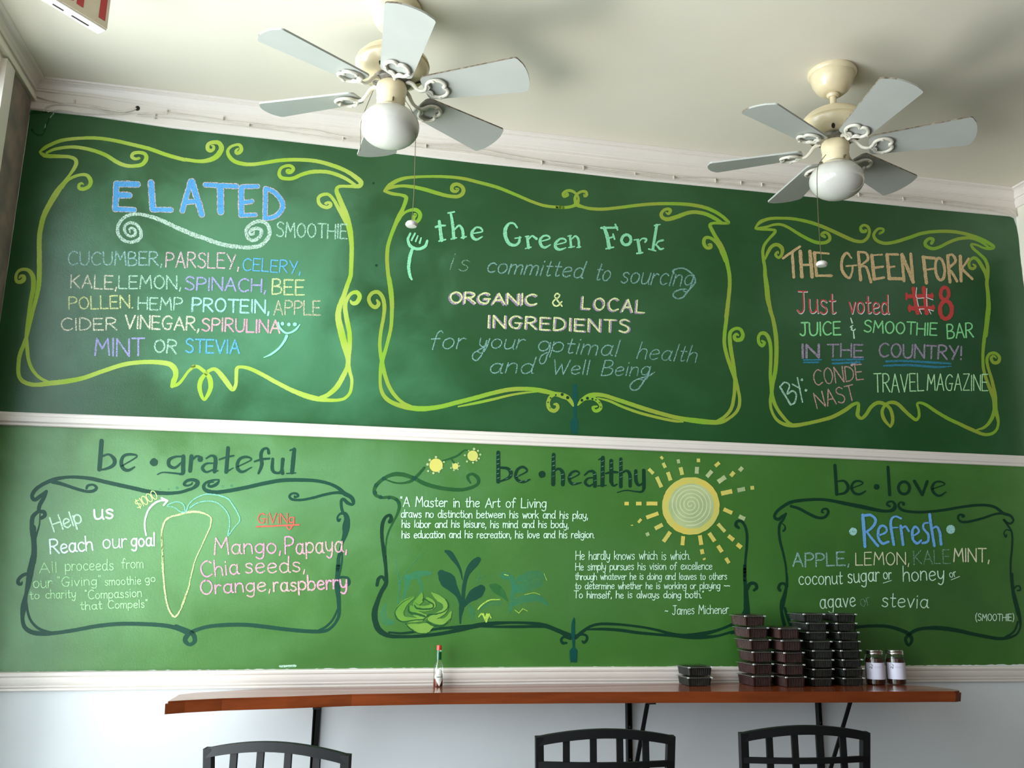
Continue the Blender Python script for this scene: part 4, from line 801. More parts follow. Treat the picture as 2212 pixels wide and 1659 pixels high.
paint(GL, 'scroll_frame', '''
r24 335,755,24 290,790,40 240,825,42 192,800,38 212,740,36 290,670,40 400,610,42 550,585,40 750,575,36 900,590,38 1100,630,46 1300,670,50 1500,712,44 1620,722,36 1690,700,50 1708,650,40 1680,605,26 1630,605,26 1605,635,30 1640,662,30;
r24 400,660,34 500,690,36 620,755,36 730,803,36 820,800,34 868,740,34 848,695,28 800,700,26 788,735,28 812,742,14;
r24 335,755,30 300,830,32 258,890,34 248,980,32 262,1100,32 300,1250,28 332,1400,26 345,1550,26 348,1659,34;r24 290,880,14 320,905,16 325,945,26 305,970,30;
r25 690,285,26 702,300,18 702,268,20 650,265,22 635,310,30 680,358,36 780,380,34 950,385,34 1200,360,34 1400,325,32 1600,300,34 1750,300,34 1860,330,34 1950,400,38 2040,430,34 2078,490,28 2040,530,28 1990,510,24 1955,475,30 2000,540,26 2050,620,24 2065,700,26 2060,850,26 2045,1000,24 2045,1150,26 2060,1300,32 2080,1400,40 2110,1520,50 2140,1659,54;
r25 2040,620,14 1990,608,16 1960,650,16 1982,700,24 1990,670,20;r25 1440,440,34 1460,440,24 1450,420,20 1400,420,28 1382,460,26 1420,505,30 1520,505,32 1700,460,30 1850,410,28 1960,400,30;
r25 2085,1350,24 2120,1315,20 2158,1320,20 2165,1365,26 2130,1372,20;
r27 2062,0,34 2065,100,36 2080,250,44 2112,380,52 2142,480,52 2165,600,34 2162,680,24 2115,760,26 2020,800,36 1900,812,40 1750,790,44 1550,750,46 1350,705,52 1150,680,54 1000,680,44 870,700,42 780,750,42 722,820,40 760,895,34 802,830,40 762,755,50 650,700,46 500,660,42 350,652,40 200,658,38 90,675,34;
r27 2135,600,24 2105,690,24 2055,750,26 1980,790,26;
r26 762,0,28 765,80,32 755,180,38 732,290,54 702,400,70 690,500,44 705,600,46 735,720,46;r26 735,470,36 775,600,44 815,705,40;r26 762,175,40 722,132,36 672,140,40 650,190,44 668,225,44;
r26 1730,725,40 1850,722,36 2042,712,38''', P_DARK2, r=24, label='blackish green scroll border of the right lower text')
# --- left lower text
V = lambda *a, **k: write(GL, 'chalk_word', *a, **k)
V('Help', 15, (618, 1310), (935, 1205), 165, 22, C_WG, gap=1.2); V('us', 15, (1075, 1165), (1285, 1160), 170, 26, C_WHITE)
V('Reach', 15, (575, 1560), (1055, 1520), 165, 22, C_WHITE, gap=1.2); V('our', 15, (1175, 1495), (1440, 1490), 170, 17, C_WHITE); V('goal', 15, (1495, 1475), (1760, 1470), 150, 22, C_WHITE)
V('$1000', 15, (1575, 1055), (1800, 925), 108, 12, chalk('lemon_chalk', (214, 250, 150), .95), gap=.7)
paint(GL, 'chalk_arrow', '- r15 1838,925,22 1905,958,24;- 1905,958,22 1862,1008,20;r15 1662,1350,18 1648,1260,20 1652,1170,20 1690,1060,22 1760,985,22 1830,955,20 1900,955,22', C_WHITE, r=15, y=-.0024, rough=.08, label='white chalk arrow curving up to the price')
paint(GL, 'chalk_drawing', '''r15 2120,1090,22 2050,1112,20 1920,1150,18 1862,1220,22 1838,1350,18 1845,1500,16 1855,1659,16 r17 1838,60,18 1848,250,18 1852,450,22 1868,650,18 1892,830,18 1930,950,18 1990,1012,20 2055,930,12 2110,800,11 2160,640,11 r18 60,900,11 130,730,11 170,560,12 220,370,12 300,190,12 385,0,13 r16 395,1110,16 402,1060,16 370,1018,16 300,990,20 200,975,24 100,990,22 r15 2120,1095,20''', chalk('straw_chalk', (226, 236, 168), .74), r=15, y=-.0024, rough=.3, label='yellow chalk outline of a tapering root')
paint(GL, 'chalk_drawing', '''r15 2108,1080,12 2090,1005,10 2030,970,10 1960,980,10 1900,1020,8 1980,1030,8 2050,1080,10 2110,1090,12;r16 118,975,14 150,890,10 230,820,10 340,778,12 470,787,12 590,830,14 660,920,13 710,1010,12 725,1080,11 660,1160,8 592,1248,14 612,1130,10 600,1020,11 540,930,11 460,870,11 350,855,11 240,880,11 160,930,12''', C_TEAL, r=15, y=-.0026, rough=.2, label='teal chalk leaves on top of the yellow root')
paint(GL, 'paint_dots', '* r 0,0,0'.replace('r 0,0,0', '1820,825,12 1920,825,14 2015,810,18 2536,795,20 2636,787,18'), C_GHOST, r=15, y=-.0016)
for q in [('All', 17, (450, 515), (645, 505), 118, 11), ('proceeds', 17, (745, 490), (1290, 480), 125, 13), ('from', 17, (1385, 465), (1630, 458), 112, 12), ('our', 17, (382, 685), (590, 680), 128, 13),
          ('"Giving"', 17, (655, 668), (1150, 650), 108, 12), ('smoothie', 17, (1195, 655), (1605, 640), 95, 12), ('go', 17, (1655, 625), (1768, 610), 85, 12), ('to', 17, (345, 815), (448, 805), 95, 12),
          ('charity', 17, (522, 805), (860, 795), 100, 12), ('"Compassion', 17, (970, 812), (1612, 785), 100, 12), ('that', 17, (918, 935), (1160, 925), 92, 12), ('Compels"', 17, (1232, 920), (1680, 905), 90, 12)]: V(*q, C_PALE)
V('GiViNg', 16, (935, 1108), (1345, 1105), 112, 15, C_REDL); paint(GL, 'chalk_underline', '- r16 918,1147,18 1400,1125;r16 1258,1145,14 1292,1180,14 1322,1145,14', C_REDL, r=16, y=-.0026, label='red underline')
for q in [('Mango,', 18, (440, 305), (1195, 285), 185, 21), ('Papaya,', 18, (1245, 300), (1945, 275), 190, 22), ('Chia', 18, (290, 560), (715, 525), 180, 20), ('seeds,', 18, (790, 520), (1470, 500), 180, 20), ('Orange,', 18, (285, 760), (1075, 715), 165, 21), ('raspberry', 18, (1115, 725), (1945, 690), 165, 24)]: V(*q, C_ROSE)
# --- middle lower text
X = lambda s, r, a, b, h, w, r2=None, wd=C_WG: write(GL, 'painted_text_line', s, r, a, b, h*.88, w*.92, wd, r2=r2, gap=1.15, wob=.35, slant=.02)
X('"A Master in the Art of Living', 19, (445, 812), (2105, 825), 125, 14)
X('draws no distinction between his work and his play,', 19, (455, 935), (1315, 950), 100, 13, 20)
X('his labor and his leisure, his mind and his body,', 19, (465, 1050), (1095, 1055), 98, 13, 20)
X('his education and his recreation, his love and his religion.', 19, (465, 1170), (1390, 1170), 95, 13, 20)
X('He hardly knows which is which.', 23, (220, 245), (1460, 245), 108, 11)
X('He simply pursues his vision of excellence', 23, (218, 360), (1700, 352), 92, 11)
X('through whatever he is doing and leaves to others', 23, (215, 465), (1860, 462), 85, 11)
X('to determine whether he is working or playing ~~', 23, (215, 565), (1890, 562), 85, 11)
X('To himself, he is always doing both."', 23, (200, 665), (1610, 662), 88, 12)
X('~ James Michener', 23, (1190, 845), (1880, 830), 110, 11)
# --- right lower text
paint(GL, 'chalk_heading', '''r25 185,425,42 200,620,44 212,820,36;r25 190,430,36 285,425,34 345,480,36 320,560,36 235,632,28;235,632,24 300,720,30 375,810,34;r25 385,680,24 475,640,26 480,585,28 430,555,30 385,600,34 380,700,34 430,778,34 510,758,28;
r25 665,465,26 600,440,22 550,470,28 538,560,36 575,795,34;- 530,585,16 625,578;- r25 662,560,34 692,795;r25 665,600,20 720,565,26 765,625,26;r25 815,690,18 885,640,26 882,595,26 840,570,30 808,630,34 818,730,34 870,778,34 920,740,24;
r25 1010,520,20 955,530,24 948,590,28 1008,670,32 1000,755,32 935,775,28;r25 1025,415,36 1050,600,36 1085,810,34;r25 1065,590,22 1115,570,28 1152,640,34 1170,790,36;''', C_SKY, r=25, y=-.0025, rough=.14, label='large blue chalk heading Refresh')
paint(GL, 'chalk_dots', '* 62,630,50 1290,602,56', C_CYAN, r=25, y=-.0025)
V('APPLE,', 24, (425, 1425), (1130, 1405), 165, 24, C_GREY); V('LEMON,', 24, (1215, 1402), (1885, 1395), 155, 15, C_CREAMS); V('KALE', 25, (830, 1045), (1285, 1025), 170, 18, C_FAINT); V('MINT,', 25, (1330, 1010), (1775, 1010), 165, 20, C_CREAMS)
V('coconut', 24, (500, 1650), (1045, 1640), 170, 15, C_WG); V('sugar', 25, (0, 1275), (395, 1255), 185, 17, C_WG); V('or', 25, (448, 1230), (545, 1225), 135, 15, C_WG); V('honey', 25, (695, 1252), (1205, 1240), 190, 17, C_WG); V('or', 25, (1285, 1212), (1365, 1190), 100, 12, C_WG)
paint(GL, 'chalk_underline', '- r25 442,1278,9 545,1245;- 1295,1238,9 1402,1195', C_WG, r=25, y=-.0024)
V('agave', 26, (1225, 475), (1710, 445), 200, 18, C_WG); V('or', 26, (1790, 450), (1920, 420), 170, 14, C_FAINT); V('stevia', 25, (425, 1570), (1005, 1595), 180, 16, C_WG); V('(SMOOTHIE)', 27, (1605, 585), (2085, 588), 85, 12, C_WG)
# ================================================================== ceiling fans
M_IVORY = mat('ivory_enamel', (222, 206, 170), 0.3, var=0.06, vscale=14, coat=.3)
M_WARMW = mat('white_enamel', (214, 208, 192), 0.32, var=0.05, vscale=20)
M_BLADE = mat('white_fan_blade', (172, 173, 166), 0.45, var=0.04, vscale=10)
M_DUST = mat('dusty_blade_edge', (92, 80, 66), 0.95, rgb2=(150, 140, 124), vscale=60)
M_METAL = mat('brushed_steel_flywheel', (150, 146, 138), 0.4, metal=.7, rgb2=(90, 86, 80), vscale=40)
M_GLOBE = mat('opal_glass', (200, 197, 188), 0.12, coat=.6)
M_CHAIN = mat('beaded_brass_chain', (120, 112, 84), 0.4, metal=.8)
M_DARKHOLE = mat('dark_gap', (40, 34, 28), 0.9)
def blade_mesh(parent, ang, z):
    R0, R1, W0, W1 = .128, .515, .058, .083
    o = []
    def arc(cx, cy, r, a0, a1, n=6): return [(cx+r*math.cos(math.radians(a0+(a1-a0)*k/n)), cy+r*math.sin(math.radians(a0+(a1-a0)*k/n))) for k in range(n+1)]
    rc = .022
    o += arc(R0+rc, -W0+rc, rc, 180, 270)
    o += arc(R1-.02-.012, -W1+.016, .016, 280, 345)
    for k in range(1, 8): 
        y = -W1+.02+(2*W1-.04)*k/8; o.append((R1-.018*(1-math.cos(0))-.9*(y*y), y)) if False else o.append((R1-2.6*y*y, y))
    o += arc(R1-.02-.012, W1-.016, .016, 15, 80)
    o += arc(R0+rc, W0-rc, rc, 90, 180)
    n = len(o); t = .0035
    v = [(x, y, -t) for x, y in o]+[(x, y, t) for x, y in o]
    f = [tuple(range(n-1, -1, -1)), tuple(range(n, 2*n))]; mi = [0, 0]
    for i in range(n):
        j = (i+1) % n; f.append((i, j, n+j, n+i)); mi.append(1 if o[i][1] < -.03 and o[j][1] < -.03 else 0)
    M = Matrix.Rotation(math.radians(ang), 4, 'Z') @ Matrix.Translation((0, 0, z)) @ Matrix.Rotation(math.radians(-12), 4, 'X')
    me = bpy.data.meshes.new('blade'); me.from_pydata([tuple(M @ Vector(p)) for p in v], [], f)
    me.materials.append(M_BLADE); me.materials.append(M_DUST); me.polygons.foreach_set('material_index', mi); me.update()
    return link('blade', me, parent)
def arm_mesh(parent, ang, z, zhub):
    g = MB(); dz = -.012
    stem = spline([(.058, 0, zhub-z), (.080, 0, zhub-z-.010), (.100, .002, .0), (.118, 0, dz), (.136, 0, dz)], sub=6)
    g.tube(stem, .0065, n=8, rs=[.0085-.003*k/len(stem) for k in range(len(stem))])
    for s in (-1, 1):
        loop = spline([(.132, 0, dz), (.142, .012*s, dz), (.152, .032*s, dz), (.174, .042*s, dz), (.198, .037*s, dz), (.212, .022*s, dz), (.211, .008*s, dz), (.202, .001*s, dz)], sub=6)
        g.tube(loop, .0068, n=8, flat=.9)
        g.tube(spline([(.136, 0, dz), (.147, .006*s, dz), (.154, .014*s, dz), (.152, .030*s, dz)], sub=5), .0045, n=6, flat=.9)
        g.lathe([(0.0001, -.003), (.006, -.002), (.006, .001)], n=8, c=(.178, .042*s, dz-.006))
    M = Matrix.Rotation(math.radians(ang), 4, 'Z') @ Matrix.Translation((0, 0, z)) @ Matrix.Rotation(math.radians(-12), 4, 'X')
    M0 = Matrix.Rotation(math.radians(ang), 4, 'Z') @ Matrix.Translation((0, 0, z))
    w = []
    for p in g.v:
        p = Vector(p); k = min(1, max(0, (p.x-.06)/.06)); w.append(M0 @ p*(1-k)+(M @ p)*k)
    g.v = w
    return g.build('blade_arm', M_WARMW, parent, smooth=True)
def make_fan(label, loc, a0, tilt, chains):
    t = thing('ceiling_fan', label, 'fan', loc)
    t.rotation_euler = tilt; t['group'] = 'six-bladed ceiling fans'
    z = lambda a: a-ZC
    g = MB(); g.lathe([(.030, z(3.520)), (.045, z(3.522)), (.066, z(3.540)), (.080, z(3.565)), (.088, z(3.590)), (.088, z(3.598)), (.096, z(3.603)), (.099, z(3.612)), (.096, z(3.6199))], 40)
    g.build('canopy', M_IVORY, t, smooth=True)
    g = MB(); g.lathe([(.013, z(3.44)), (.013, z(3.53))], 20); g.lathe([(.020, z(3.505)), (.026, z(3.515)), (.02, z(3.525))], 20); g.build('downrod', M_IVORY, t, smooth=True)
    g = MB(); g.lathe([(.058, z(3.322)), (.085, z(3.324)), (.112, z(3.334)), (.128, z(3.350)), (.134, z(3.366)), (.130, z(3.374)), (.136, z(3.378)), (.132, z(3.392)), (.112, z(3.415)), (.078, z(3.436)), (.030, z(3.452)), (.018, z(3.462))], 48)
    mh = g.build('motor_housing', M_IVORY, t, smooth=True)
    g = MB()
    for k in range(6):
        a = math.radians(a0+30+60*k); c, s_ = math.cos(a), math.sin(a)
        P = [(0.098+.013*math.cos(q*math.pi/6), .007*math.sin(q*math.pi/6)) for q in range(12)]
        g.add([(x*c-y*s_, x*s_+y*c, z(3.3275)+(x-.098)*.42-.0012) for x, y in P], [tuple(range(11, -1, -1))])
    g.build('vent_slots', M_DARKHOLE, mh)['kind'] = 'stuff'
    g = MB(); g.lathe([(.044, z(3.298)), (.062, z(3.300)), (.070, z(3.306)), (.070, z(3.3185)), (.060, z(3.3225))], 40); g.build('flywheel', M_METAL, t, smooth=True)
    g = MB(); g.lathe([(.038, z(3.205)), (.048, z(3.208)), (.052, z(3.222)), (.050, z(3.232)), (.0535, z(3.242)), (.051, z(3.252)), (.054, z(3.262)), (.056, z(3.285)), (.053, z(3.298)), (.044, z(3.300))], 40)
    lf = g.build('light_fitter', M_IVORY, t, smooth=True)
    g = MB()
    for a in (35, 155, 275):
        a = math.radians(a); g.lathe([(.0035, 0), (.0035, .012)], 8, c=(.054*math.cos(a), .054*math.sin(a), z(3.214)-.006))
        g.tube([(.050*math.cos(a), .050*math.sin(a), z(3.216)), (.064*math.cos(a), .064*math.sin(a), z(3.216))], .003, n=6)
    g.build('thumb_screws', M_CHAIN, lf, smooth=True)['kind'] = 'stuff'
    P = []
    for k in range(19):
        a = math.radians(-90+k*162/18); P.append((max(.0005, .107*math.cos(a)), z(3.132)+(.080 if a > 0 else .076)*math.sin(a)))
    P.append((.040, z(3.2135)))
    g = MB(); g.lathe(P, 48); g.build('glass_globe', M_GLOBE, t, smooth=True)
    for k in range(6):
        blade_mesh(t, a0+60*k, z(3.268)); arm_mesh(t, a0+60*k, z(3.268), z(3.303))
    inv = None
    for pts, end in chains:
        g = MB(); g.tube(spline(pts, sub=4), .0014, n=6)
        c = g.build('pull_chain', M_CHAIN, t)
        if end:
            g = MB(); q = pts[-1]
            g.lathe([(.0005, .012), (.010, .011), (.018, .007), (.0215, .001), (.0215, -.004), (.018, -.009), (.0005, -.0105)], 24, c=q)
            g.build('pull_knob', M_GLOBE, c, smooth=True)
    return t
F1 = on_level(854, 16, ZC); F2 = on_level(1797, 157, ZC)
def local(F, px_, py_, dy, tilt=0):
    p = on_wall(px_, py_, F.y+dy); return (p.x-F.x, p.y-F.y, p.z-ZC)
TILT2 = math.radians(1.6)
def chain_pts(F, lst, dy):
    P = [Vector(local(F, a, b, dy)) for a, b in lst]
    return [tuple(Matrix.Rotation(-TILT2, 3, 'Y') @ p) for p in P] if F is F2 else [tuple(p) for p in P]
make_fan('white six-bladed ceiling fan in front of the left and middle upper menus', (F1.x, F1.y, ZC), 33, (0, 0, 0),
         [(chain_pts(F1, [(872, 212), (888, 236), (898, 262)], -.03)+chain_pts(F1, [(897, 320), (894, 420), (889, 484)], -.03), True),
          (chain_pts(F1, [(806, 196), (790, 235), (780, 262), (779, 300), (778, 326)], -.03), False)])
make_fan('white six-bladed ceiling fan in front of the right upper menu', (F2.x, F2.y, ZC), 25.5, (0, TILT2, 0),
         [(chain_pts(F2, [(1784, 334), (1772, 350), (1766, 364)], -.07)+chain_pts(F2, [(1765, 400), (1768, 480), (1775, 570)], -.07), True)])
# ================================================================== wall bar, brackets, stools
M_WOOD = mat('varnished_red_wood', (134, 64, 30), 0.24, rgb2=(112, 52, 24), vscale=3, stretch=(1.0, 9, 9), coat=.5, bump=.15, bscale=20)
M_BLACK = mat('black_powder_coat', (11, 12, 13), 0.6, var=.2, vscale=20, spec=.28)
M_SCREW = mat('zinc_screw', (170, 170, 166), 0.35, metal=.8)
ZT = 1.108
fr = [(357, 1516), (400, 1513), (480, 1509), (620, 1505), (760, 1500), (950, 1497), (1200, 1495.5), (1500, 1494.5), (1800, 1494.5), (1960, 1494), (2030, 1493.5)]
front = [on_level(a, b, ZT) for a, b in fr]
front = [(p.x, p.y) for p in front]
P = front+[(2.585, -.415), (2.622, -.400), (2.636, -.375), (2.634, -.330), (2.610, -.270), (2.575, -.222), (2.469, -.162), (2.30, -.10), (2.12, -.045), (1.9, -.024), (1.5, -.024), (.8, -.024), (.1, -.024), (-.12, -.035), (-.33, -.10), (-.46, -.15), (-.515, -.20)]
bm = bmesh.new(); vs = [bm.verts.new((x, y, ZT)) for x, y in P]; top_f = bm.faces.new(vs)
ret = bmesh.ops.extrude_face_region(bm, geom=[top_f]); ev = [e for e in ret['geom'] if isinstance(e, bmesh.types.BMVert)]
cy = sum(v.co.y for v in ev)/len(ev)
for v in ev: v.co.z -= .043; v.co.y += .010 if v.co.y < -.25 else 0
bm.normal_update(); bmesh.ops.recalc_face_normals(bm, faces=bm.faces[:])
te = [e for e in bm.edges if all(abs(v.co.z-ZT) < 1e-5 for v in e.verts) and any(v.co.y < -.12 for v in e.verts)]
bmesh.ops.bevel(bm, geom=te, offset=.007, segments=2, affect='EDGES')
me = bpy.data.meshes.new('bar_counter'); bm.to_mesh(me); bm.free(); me.materials.append(M_WOOD)
bar = link('bar_counter', me); bar['label'] = 'long varnished reddish-brown wooden wall bar under the chair rail'; bar['category'] = 'counter'
# steel brackets under the bar
def bracket(xw, yfront, xf, label):
    t = thing('steel_bracket', label, 'bracket', (xw, 0, .62), group='black steel brackets under the bar'); z = lambda a: a-.62
    g = MB(); g.box((-.014, -.007, z(.62)), (.014, -.001, z(1.0645))); g.box((-.014, -.03, z(.62)), (-.010, -.007, z(1.0645))); g.build('wall_leg', M_BLACK, t)
    g = MB(); g.box((-.014, yfront-.02, z(1.0600)), (.014, -.007, z(1.0645))); g.build('top_plate', M_BLACK, t)
    g = MB(); g.bar((0, -.018, z(.66)), (xf-xw, yfront, z(1.0600)), .017, .006); g.build('diagonal_brace', M_BLACK, t)
    g = MB()
    for q in (1.035, .93, .80, .68): g.lathe([(.0045, 0), (.004, .002), (.0005, .003)], 10, c=(0, 0, 0)); 
    g = MB()
    for q in (1.030, .93, .80, .68):
        n = 10; g.add([(.002+.0048*math.cos(2*math.pi*k/n), -.0075, z(q)+.0048*math.sin(2*math.pi*k/n)) for k in range(n)]+[(.002+.003*math.cos(2*math.pi*k/n), -.0100, z(q)+.003*math.sin(2*math.pi*k/n)) for k in range(n)],
                      [(k, (k+1) % n, n+(k+1) % n, n+k) for k in range(n)]+[tuple(range(n, 2*n))])
    g.build('screws', M_SCREW, t)['kind'] = 'stuff'
bracket(-.008, -.27, .0, 'black steel bracket at the left third of the bar')
bracket(1.300, -.28, 1.285, 'black steel bracket under the middle of the bar')
bracket(2.192, -.30, 2.170, 'black steel bracket under the right end of the bar')
# bar stools: black metal frames with a lattice back
def stool(label, A, B, ztop, arch=.022):
    """A, B: outer top corners of the back (x, y) left and right as seen from the room"""
    A = Vector((A[0], A[1])); B = Vector((B[0], B[1])); wdt = (B-A).length; mid = (A+B)/2; ang = math.atan2(B.y-A.y, B.x-A.x)
    t = thing('bar_stool', label, 'stool', (mid.x, mid.y, 0), ang, group='black metal stools at the bar')
    hw = wdt/2; SH = .66; q = .024
    def pt(u, s_, zz):   # u across, s_ depth toward the bar (local +y)
        return (u, s_, zz)
    for s in (-1, 1):    # back posts run into rear legs (rear = towards the room)
        g = MB(); xs_ = s*(hw-q/2)
        g.bar(pt(xs_, 0, ztop), pt(s*(hw-q/2-.012), .035, SH+.03), q, q); g.bar(pt(s*(hw-q/2-.012), .035, SH+.04), pt(s*(hw+.0), -.03, .0), q, q); g.build('rear_leg', M_BLACK, t)
        g = MB(); g.bar(pt(s*(hw-.03), .38, SH), pt(s*(hw-.005), .43, 0), q, q); g.build('front_leg', M_BLACK, t)
    def railpts(z0, ar, bow, n=14): return [(-(hw-q*.4)+2*(hw-q*.4)*k/n, -bow*math.sin(math.pi*k/n), z0+ar*(math.sin(math.pi*k/n))**.9) for k in range(n+1)]
    def rail(name, pts, hgt, dep):
        g = MB(); v = []
        for x, y, z in pts: v += [(x, y-dep/2, z-hgt/2), (x, y+dep/2, z-hgt/2), (x, y+dep/2, z+hgt/2), (x, y-dep/2, z+hgt/2)]
        f = [(0, 1, 2, 3), tuple(len(v)-4+k for k in (3, 2, 1, 0))]
        for i in range(len(pts)-1):
            for k in range(4): f.append((i*4+k, i*4+(k+1) % 4, (i+1)*4+(k+1) % 4, (i+1)*4+k))
        g.add(v, f); return g.build(name, M_BLACK, t)
    rail('top_rail', railpts(ztop-.0125, arch, .012), .026, .020)
    rail('cross_rail', railpts(ztop-.078, .0, .024), .017, .012)
    rail('cross_rail', railpts(ztop-.225, .0, .022), .016, .012)
    rail('cross_rail', railpts(ztop-.340, .0, .012), .020, .014)
    for k in range(1, 5):
        u = -hw+q/2+(2*hw-q)*k/5; sn = math.sin(math.pi*k/5)
        g = MB(); g.bar((u, -.014*sn, ztop-.02+arch*sn), (u, -.020*sn, ztop-.345), .020, .009); g.build('back_slat', M_BLACK, t)
    g = MB(); g.box((-hw+.02, .03, SH-.005), (hw-.02, .40, SH+.035), bev=.012); g.build('seat', mat('black_vinyl_seat', (22, 22, 24), .5), t, smooth=True)
    for z0, d in ((.24, .41), (.36, -.005)):
        g = MB(); g.bar((-hw+.01, d, z0), (hw-.01, d, z0), .018, .018, side=(0, 1, 0)); g.build('footrest', M_BLACK, t)
    for s in (-1, 1):
        g = MB(); g.bar((s*(hw-.008), .0, .30), (s*(hw-.012), .40, .30), .018, .018, side=(0, 0, 1)); g.build('side_stretcher', M_BLACK, t)
def corner(px_, py_, z): p = on_level(px_, py_, z); return (p.x, p.y)
stool('leftmost black metal bar stool, turned slightly, below the left part of the bar', corner(443, 1615, 1.065), corner(757, 1630, 1.065), 1.065, .026)
stool('black metal bar stool below the middle of the bar, second of three', corner(1156, 1591, 1.085), corner(1457, 1589, 1.085), 1.085)
stool('rightmost black metal bar stool, below the tall stacks of boxes', corner(1597, 1583, 1.09), corner(1876, 1581, 1.09), 1.09)
# ================================================================== things on the bar
M_PLAST = clear('clear_plastic', (215, 222, 218), .03, .12, (.93, .94, .93))
M_RIM = mat('frosted_plastic_edge', (104, 104, 98), .25, coat=.3)
M_FOOD1 = mat('dark_red_berries', (46, 20, 18), .6, rgb2=(66, 34, 28), vscale=60, bump=.6, bscale=90)
M_FOOD2 = mat('dark_dried_fruit', (18, 20, 18), .6, rgb2=(40, 40, 34), vscale=70, bump=.7, bscale=90)
M_KNOB = mat('white_plastic_corner', (215, 220, 218), .2)
def make_box(label, W_, D_, H_, food, group):
    """clear hinged box: fluted tub, flat lid with rim and corner snaps, dark contents; origin at its base centre"""
    t = thing('plastic_food_box', label, 'box', (0, 0, 0), 0, group)
    def ring(w, d, z, flute, n=11):
        P = []
        for (x0, y0, x1, y1) in ((-w, -d, w, -d), (w, -d, w, d), (w, d, -w, d), (-w, d, -w, -d)):
            for k in range(n*2):
                u = k/(n*2); off = flute if k % 2 and 1 < k < n*2-1 else 0
                nx, ny = (y1-y0), -(x1-x0); L_ = math.hypot(nx, ny)
                P.append((x0+(x1-x0)*u-nx/L_*off, y0+(y1-y0)*u-ny/L_*off, z))
        return P
    w, d = W_/2, D_/2
    r0 = ring(w*.90, d*.92, .0, .0020); r1 = ring(w*.97, d*.98, H_*.80, .0020)
    n = len(r0); g = MB(); g.add(r0+r1, [(k, (k+1) % n, n+(k+1) % n, n+k) for k in range(n)]+[tuple(range(n-1, -1, -1))])
    g.build('tub', M_PLAST, t)
    g = MB(); g.box((-w*1.06, -d*1.05, H_*.80), (w*1.06, d*1.05, H_*.80+.0016)); g.build('rim', M_RIM, t)
    g = MB(); g.add([(-w*.97, -d*.97, H_*.82), (w*.97, -d*.97, H_*.82), (w*.97, d*.97, H_*.82), (-w*.97, d*.97, H_*.82), (-w*.88, -d*.9, H_*.985), (w*.88, -d*.9, H_*.985), (w*.88, d*.9, H_*.985), (-w*.88, d*.9, H_*.985)],
                    [(0, 1, 5, 4), (1, 2, 6, 5), (2, 3, 7, 6), (3, 0, 4, 7), (4, 5, 6, 7)])
    g.build('lid', M_PLAST, t)
    g = MB()
    for sx in (-1, 1):
        g.box((sx*w*.98-.004, -d*1.0-.003, H_*.80-.001), (sx*w*.98+.004, -d*1.0+.004, H_*.80+.004))
    g.build('snap', M_KNOB, t)['kind'] = 'stuff'
    bm = bmesh.new(); bmesh.ops.create_grid(bm, x_segments=8, y_segments=8, size=1)
    rr = random.Random(3)
    for v in bm.verts:
        ed = max(abs(v.co.x), abs(v.co.y)) > .99
        v.co = Vector((v.co.x*w*.935, v.co.y*d*.95, H_*.74 if ed else H_*.8+rr.uniform(0, H_*.12)))
    g = MB(); bm.verts.index_update(); g.add([v.co.copy() for v in bm.verts], [[v.index for v in f_.verts] for f_ in bm.faces]); bm.free()
    q0 = ring(w*.875, d*.90, .0015, .0020); q1 = ring(w*.945, d*.96, H_*.75, .0020)
    g.add(q0+q1, [(k, (k+1) % n, n+(k+1) % n, n+k) for k in range(n)]+[tuple(range(n-1, -1, -1))])
    g.build('contents', food, t)
    return t
proto = {}
ORD = [v.replace(' from the bottom', ' from bottom') for v in ['lowest', 'second from the bottom', 'third from the bottom', 'fourth from the bottom', 'fifth from the bottom', 'sixth from the bottom', 'seventh from the bottom', 'eighth from the bottom']]
def stack(name, where, kind, W_, D_, H_, food, corners, yf, group):
    """corners: sighted front-left edge of each box from the bottom up; yf: depth of the front face"""
    n = len(corners)
    for i, cx_ in enumerate(corners):
        z0 = ZT+.0004+i*(H_+.0003)
        p = on_wall(cx_, 1485-i*H_*505, yf); rz = math.radians(random.uniform(-3, 3)+3)
        which = 'topmost' if i == n-1 else ORD[i]
        lb = '%s, %s in the %s' % (kind, which, where)
        key = name[:3]+str(W_)
        if key not in proto: proto[key] = o = make_box(lb, W_, D_, H_, food, group)
        else: o = copy_tree(proto[key], None, lb); o['group'] = group
        o.location = (p.x+W_/2-.004, yf+D_/2, z0); o.rotation_euler = (0, 0, rz)
stack('red_a', 'leftmost tall stack', 'clear box of dark red food', .094, .135, .0492, M_FOOD1, [1627, 1627, 1628, 1622, 1617.5, 1611], -.185, 'clear boxes of dark red food')
stack('red_b', 'second tall stack from left', 'clear box of dark red food', .094, .135, .0492, M_FOOD1, [1698, 1696, 1694, 1691, 1687], -.225, 'clear boxes of dark red food')
stack('dk_a', 'third tall stack from left', 'clear box of blackish food', .098, .135, .0378, M_FOOD2, [1757, 1757, 1758, 1758.5, 1754, 1746, 1745, 1739], -.205, 'clear boxes of blackish food')
stack('dk_b', 'rightmost tall stack', 'clear box of blackish food', .098, .135, .0378, M_FOOD2, [1824.5, 1823.5, 1820.5, 1817.5, 1815, 1813.5, 1809, 1808], -.205, 'clear boxes of blackish food')
stack('dk_c', 'low pair left of the stacks', 'clear box of blackish food', .108, .115, .041, M_FOOD2, [1488, 1488], -.15, 'clear boxes of blackish food')
